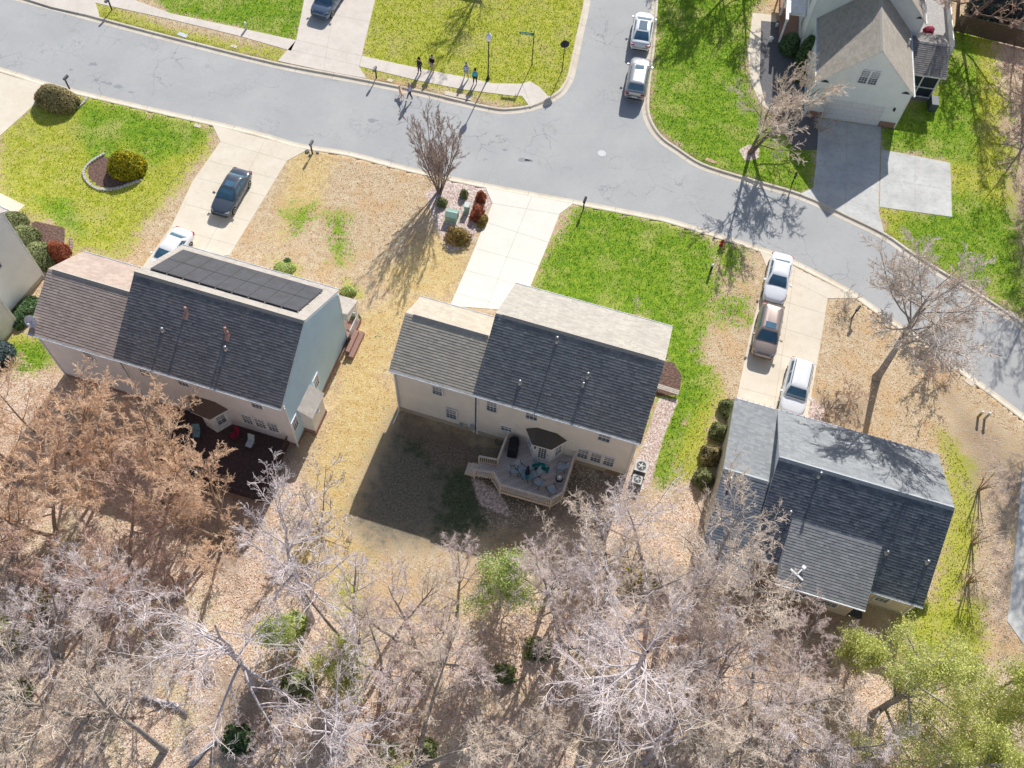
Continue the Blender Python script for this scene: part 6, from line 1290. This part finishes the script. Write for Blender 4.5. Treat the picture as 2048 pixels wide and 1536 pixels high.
g_ = Cf.W(5.5, -14.2, 3.42); o = empty('roof_antenna', g_, Cf.a+R(-30), 'white cross shaped antenna on the shed dormer of the slate roof', 'antenna')
mb = MB(); mb.tube([(0, 0, -.05), (0, 0, .45)], .03, 6); mb.build('mast', WHITE, o); mb = MB(); mb.box(-.5, .5, -.06, .06, .42, .50); mb.build('arm', WHITE, o); mb = MB(); mb.box(-.04, .04, 0, .6, .42, .50); mb.box(-.12, .12, .58, .8, .38, .56); mb.build('boom', WHITE, o)
# deck of the beige house
WD = mat('deck_boards_mauve', (.48, .41, .37), (.38, .32, .29), 6, .8, .2); WR = mat('deck_rail_tan', (.80, .69, .58), (.68, .57, .46), 7, .8, .2)
dk = A.root('wooden_deck', 'angular raised wooden deck with railings behind the beige house', 'deck')
dp = [(8.12, .24), (8.08, -1.95), (6.75, -2.1), (6.75, -3.15), (8.03, -2.95), (8.80, -3.72), (12.38, -3.66), (12.98, -2.95), (13.0, .24)]
n = NT('deck_boards'); tc = n.new('ShaderNodeTexCoord').outputs['Object']; mp = n.new('ShaderNodeMapping', {'Vector': tc, 'Rotation': (0, 0, R(48))}); sx = n.new('ShaderNodeSeparateXYZ', {0: mp.outputs[0]}); q = n.math('DIVIDE', sx.outputs[0], .145); fr = n.math('FRACT', q); wn = n.new('ShaderNodeTexWhiteNoise', {'W': n.math('FLOOR', q)}, noise_dimensions='1D').outputs[0]
cc = n.mix(wn, (.66, .57, .53), (.80, .71, .66)); cc = n.mix(n.math('LESS_THAN', fr, .12), cc, (.10, .08, .07)); BOARDS = n.out(n.mix(.25, cc, n.ramp(n.noise(18, 3, .6, tc), [(.3, .5), (.7, 1.1)]), 'MULTIPLY'), .8, fr, .4, .01)
mb = MB(); mb.prism(dp[:2]+[dp[4]]+dp[5:], .70, .80); mb.build('floor', BOARDS, dk, fix=True)
mb = MB(); mb.prism(dp[1:5], .45, .60); mb.build('landing', BOARDS, dk, fix=True)
def rail(P_, z, name='railing', h_=.95):
    for a, b in zip(P_, P_[1:]):
        mb = MB(); a = np.array((*a, 0.)); b = np.array((*b, 0.)); L_ = np.linalg.norm(b-a); X = (b-a)/L_; N = np.array([-X[1], X[0], 0]); Z_ = np.array([0, 0, z])
        mb.obox(a-N*.07+Z_+(0, 0, h_), X*L_, N*.14, (0, 0, .04)); mb.obox(a-N*.02+Z_+(0, 0, .06), X*L_, N*.04, (0, 0, .08)); mb.obox(a-N*.02+Z_+(0, 0, h_-.09), X*L_, N*.04, (0, 0, .085))
        k = int(L_/.125)
        for i in range(k): mb.obox(a+X*(i+.5)*L_/k-N*.018+Z_+(0, 0, .1), X*.036, N*.036, (0, 0, h_-.18))
        mb.build(name, WR, dk)
rail(dp[0:2], .8); rail([dp[1], dp[2]], .62, h_=.95); rail([dp[3], dp[4]], .62, h_=.95); rail(dp[4:9], .8)
for p in dp[1:8]:
    mb = MB(); z1 = 1.7 if p not in (dp[2], dp[3]) else 1.5; mb.box(p[0]-.05, p[0]+.05, p[1]-.05, p[1]+.05, 0, z1); mb.build('post', WR, dk)
mb = MB()
for a, b in zip(dp[4:8], dp[5:9]):
    a = np.array((*a, .5)); b = np.array((*b, .5)); L_ = np.linalg.norm(b-a); X = (b-a)/L_; N = np.array([X[1], -X[0], 0]); mb = MB(); mb.obox(a+N*.05, X*L_, N*.04, (0, 0, .30)); mb.build('fascia_board', WR, dk)
for i in range(2):
    mb = MB(); mb.box(6.3-i*.3, 6.7-i*.3+.02, -3.05, -2.15, .0, .38-i*.19); mb.build('step', WR, dk)
# deck furniture
def aw(u, v, z=.8): return A.W(u, v, z)
TEAL = mat('teal_cushion', (.22, .38, .42), (.16, .29, .33), 9, .85, .2); SLING = mat('grey_sling', (.52, .58, .62), (.42, .48, .52), 12, .8); IRON = DARKMETAL
def patio_chair(u, v, rz, label, m=SLING, grp='metal armchairs on the deck of the beige house', hf=None, z=.8, fr=None):
    o = empty('patio_chair', (fr or A).W(u, v, z), (fr or A).a+R(rz), label, 'chair', grp)
    mb = MB(); mb.box(-.26, .26, -.25, .27, .40, .46); mb.build('seat', m, o, bevel=.02)
    mb = MB(); mb.obox((-.26, -.24, .46), (.52, 0, 0), (0, -.05, .01), (0, -.20, .55)); mb.build('backrest', m, o, bevel=.02)
    for s in (-1, 1):
        mb = MB(); mb.tube([(s*.29, .27, .0), (s*.29, .25, .40), (s*.30, .27, .64), (s*.30, -.28, .66)], .018, 6); mb.build('armrest', IRON, o)
        mb = MB(); mb.tube([(s*.27, -.30, .0), (s*.27, -.22, .42), (s*.27, -.42, 1.0)], .018, 6); mb.build('leg', IRON, o)
    return o
patio_chair(9.35, -2.25, -75, 'armchair left of the closed umbrella on the deck'); patio_chair(9.95, -2.1, 190-20, 'armchair just behind the closed umbrella table on the deck') if False else None
patio_chair(9.75, -2.0, -120, 'armchair between the left one and the closed umbrella'); patio_chair(10.75, -2.1, 130, 'armchair right of the closed umbrella'); patio_chair(11.15, -2.55, 70, 'armchair right of the umbrella, nearest the outer rail')
patio_chair(12.35, -.95, 100, 'armchair near the right rail, closest to the house wall'); patio_chair(12.15, -2.75, 40, 'armchair near the right rail, closest to the wood')
o = empty('patio_table', aw(10.3, -2.35), A.a, 'small round glass table holding the closed umbrella', 'table')
mb = MB(); mb.lathe([(.42, .70), (.42, .72), (.04, .725)], n=20); mb.build('table_top', glass('table_glass', (.10, .22, .24), .1), o)
for i in range(4):
    t = i*1.571+.4; mb = MB(); mb.tube([(.36*math.cos(t), .36*math.sin(t), 0), (.3*math.cos(t), .3*math.sin(t), .69)], .02, 5); mb.build('leg', IRON, o)
o = empty('patio_umbrella', aw(10.3, -2.35), A.a, 'closed navy umbrella standing in the deck table', 'umbrella')
mb = MB(); mb.tube([(0, 0, 0), (0, 0, 2.2)], .022, 6); mb.build('pole', IRON, o)
mb = MB(); mb.lathe([(.03, .95), (.19, 1.0), (.16, 1.25), (.10, 1.7), (.11, 1.85), (.05, 2.1), (.01, 2.2)], n=9); mb.build('canopy', mat('navy_canvas', (.015, .02, .06), (.008, .01, .03), 9), o)
o = empty('fire_bowl', aw(12.45, -1.85), A.a, 'small round side table with a metal bowl by the right rail of the deck', 'side table')
mb = MB(); mb.lathe([(.26, .45), (.28, .48), (.05, .485)], n=14); mb.build('table_top', IRON, o); mb = MB(); mb.lathe([(.05, .49), (.16, .55), (.19, .62), (.17, .62), (.04, .52)], n=12); mb.build('bowl', CHROME, o)
for i in range(3): t = i*2.094; mb = MB(); mb.tube([(.22*math.cos(t), .22*math.sin(t), 0), (.16*math.cos(t), .16*math.sin(t), .45)], .015, 5); mb.build('leg', IRON, o)
o = empty('covered_grill', aw(8.75, -.55), A.a+R(8), 'barbecue grill under a black cover in the left corner of the deck', 'grill')
mb = MB(); b = mb.add([(x*.36*s, y*.62*s, z) for z, s in ((0, 1.), (.3, .97), (.75, .95), (1.0, .86), (1.12, .62)) for x, y in ((1, .8), (.8, 1), (-.8, 1), (-1, .8), (-1, -.8), (-.8, -1), (.8, -1), (1, -.8))]); mb.faces(b, [(j*8+i, j*8+(i+1) % 8, j*8+8+(i+1) % 8, j*8+8+i) for j in range(4) for i in range(8)]+[tuple(range(32, 40))]); mb.build('cover', mat('black_cover', (.015, .02, .025), (.008, .01, .012), 8, .5), o, smooth=False, bevel=.02)
n = NT('teal_rug'); tc = n.new('ShaderNodeTexCoord').outputs['Object']; v_ = n.new('ShaderNodeTexVoronoi', {'Vector': tc, 'Scale': 4.}); s_ = n.new('ShaderNodeSeparateColor', {0: v_.outputs['Color']}); RUG = n.out(n.ramp(s_.outputs[0], [(0, (.01, .10, .11)), (.5, (.03, .25, .25)), (.75, (.35, .42, .36))]), .9)
mb = MB(); mb.box(-.62, .62, -.36, .36, 0, .012); o = mb.build('door_mat', RUG); o.location = [float(x) for x in aw(10.95, -1.22, .803)]; o.rotation_euler = (0, 0, A.a); tag(o, 'teal patterned mat in front of the bay door', 'rug')
mb = MB(); rs = np.random.RandomState(3)
mb.tube([(.26*math.cos(t)+rs.uniform(-.02, .02), .26*math.sin(t), .06+t*.01) for t in np.linspace(0, 18.8, 50)], .02, 5); o = mb.build('garden_hose', mat('hose_green', (.12, .20, .18))); o.location = [float(x) for x in A.W(7.55, .05, 0)]; tag(o, 'coiled garden hose on the ground against the beige house wall left of the deck', 'hose')
# deck of the solar house, mostly hidden by twigs
WD2 = mat('dark_deck_boards', (.10, .065, .06), (.06, .04, .04), 6, .8, .2)
d2 = B.root('wooden_deck', 'dark wooden deck behind the solar panelled house, mostly under twigs', 'deck'); mb = MB(); mb.box(-8.6, -.6, -4.3, .4, .35, .5); mb.build('floor', WD2, d2)
for u0, u1, v0, v1 in ((-8.6, -.6, -4.3, -4.22), (-.68, -.6, -4.3, .4), (-8.6, -8.52, -4.3, .4)):
    mb = MB(); mb.box(u0, u1, v0, v1, 1.35, 1.42)
    if u1-u0 > 1:
        for i in range(50): mb.box(u0+.1+i*(u1-u0-.1)/50, u0+.14+i*(u1-u0-.1)/50, v0+.02, v1-.02, .5, 1.35)
    else:
        for i in range(30): mb.box(u0+.02, u1-.02, v0+.1+i*(v1-v0-.1)/30, v0+.14+i*(v1-v0-.1)/30, .5, 1.35)
    mb.build('railing', WD2, d2)
REDC = mat('crimson_cushion', (.30, .02, .06), (.20, .01, .04), 8)
patio_chair(-4.3, -.5, 160, 'crimson chair against the rear wall of the solar panelled house', REDC, 'chairs on the dark deck', z=.5, fr=B); patio_chair(-3.0, -.75, 180, 'pale striped chair on the dark deck, right of the crimson one', mat('pale_stripe', (.50, .58, .62)), 'chairs on the dark deck', z=.5, fr=B); patio_chair(-6.8, -1.2, 200, 'bluish chair on the dark deck under the orange twigs', TEAL, 'chairs on the dark deck', z=.5, fr=B)
mb = MB(); mb.box(-.75, .75, -.5, .5, .66, .72); o = mb.build('table_top', mat('grey_table', (.42, .42, .46))); t_ = empty('patio_table', B.W(-6.1, -4.9, 0), B.a, 'grey square table behind the dark deck, seen through orange twigs', 'table'); o.parent = t_
for s in (-1, 1):
    for q_ in (-1, 1): mb = MB(); mb.box(s*.65-.03, s*.65+.03, q_*.42-.03, q_*.42+.03, 0, .66); mb.build('leg', IRON, t_)
# deck of the white house with railing and red cushion
d3 = Df.root('wooden_deck', 'grey weathered deck with white railings beside the white house', 'deck'); GW = mat('grey_deck', (.50, .48, .45), (.38, .36, .34), 5, .85, .2)
mb = MB(); mb.box(3.0, 6.6, 9.3, 17., .75, .9); mb.build('floor', GW, d3)
for u0, u1, v0, v1 in ((6.5, 6.6, 9.3, 17.), (5.2, 6.6, 9.3, 9.4)):
    mb = MB(); mb.box(u0, u1, v0, v1, 1.75, 1.83)
    if u1-u0 > .5:
        for i in range(12): mb.box(u0+.05+i*.12, u0+.09+i*.12, v0+.03, v1-.03, .9, 1.75)
    else:
        for i in range(60): mb.box(u0+.03, u1-.03, v0+.05+i*.126, v0+.09+i*.126, .9, 1.75)
    mb.build('railing', WHITE, d3)
mb = MB(); b = mb.add([(x*s, y*s, z) for z, s in ((0, .9), (.25, 1.1), (.45, .85), (.55, .3)) for x, y in ((.5, .2), (.3, .5), (-.3, .4), (-.6, .1), (-.4, -.4), (.2, -.5))]); mb.faces(b, [(j*6+i, j*6+(i+1) % 6, j*6+6+(i+1) % 6, j*6+6+i) for j in range(3) for i in range(6)]+[tuple(range(18, 24))]); o = mb.build('folded_cushion', REDC, bevel=.05); o.location = [float(x) for x in Df.W(4.7, 12.0, .9)]; tag(o, 'heap of crimson fabric on the grey deck of the white house', 'cushion')
# pot on paved court
mb = MB(); mb.lathe([(.14, 0), (.20, .4), (.21, .42), (.17, .42), (.12, .1)], n=12); o = mb.build('planter_pot', WHITE); o.location = at((1541, 83), .02); tag(o, 'small white pot alone on the dark paved court', 'pot')
mb = MB(); mb.lathe([(.12, 0), (.14, .3), (.05, .42), (.01, .44)], n=10); o = mb.build('garden_ornament', WHITE); o.location = at((1553, 53), .02); tag(o, 'little white ornament at the porch corner of the white house', 'ornament')
# fence top right
F0 = G(1905, 62); F1 = G(2060, 100); d = F1-F0; L_ = np.linalg.norm(d); o = empty('wooden_fence', (F0[0], F0[1], 0), math.atan2(d[1], d[0]), 'dark wooden board fence behind the deck in the top right corner', 'fence')
FB = mat('dark_fence_boards', (.16, .12, .09), (.09, .07, .055), 8, .9, .3); mb = MB()
for i in range(int(L_/.15)): mb.box(i*.15, i*.15+.14, 0, .02, .05, 1.85+.03*math.sin(i*2.1))
mb.build('boards', FB, o)
for i in range(int(L_/2.4)+1): mb = MB(); mb.box(i*2.4, i*2.4+.1, .02, .12, 0, 1.9); mb.build('post', FB, o)
# storage box on porch side of the white house (dark, beside the screen porch)
mb = MB(); mb.box(-.35, .35, -.6, .6, 0, .9); o = mb.build('storage_cabinet', mat('cabinet_dark', (.10, .12, .13), rough=.5), bevel=.03); o.location = at((1862, 215), 0); o.rotation_euler = (0, 0, Df.a); tag(o, 'dark cabinet standing at the corner of the screened porch', 'cabinet')
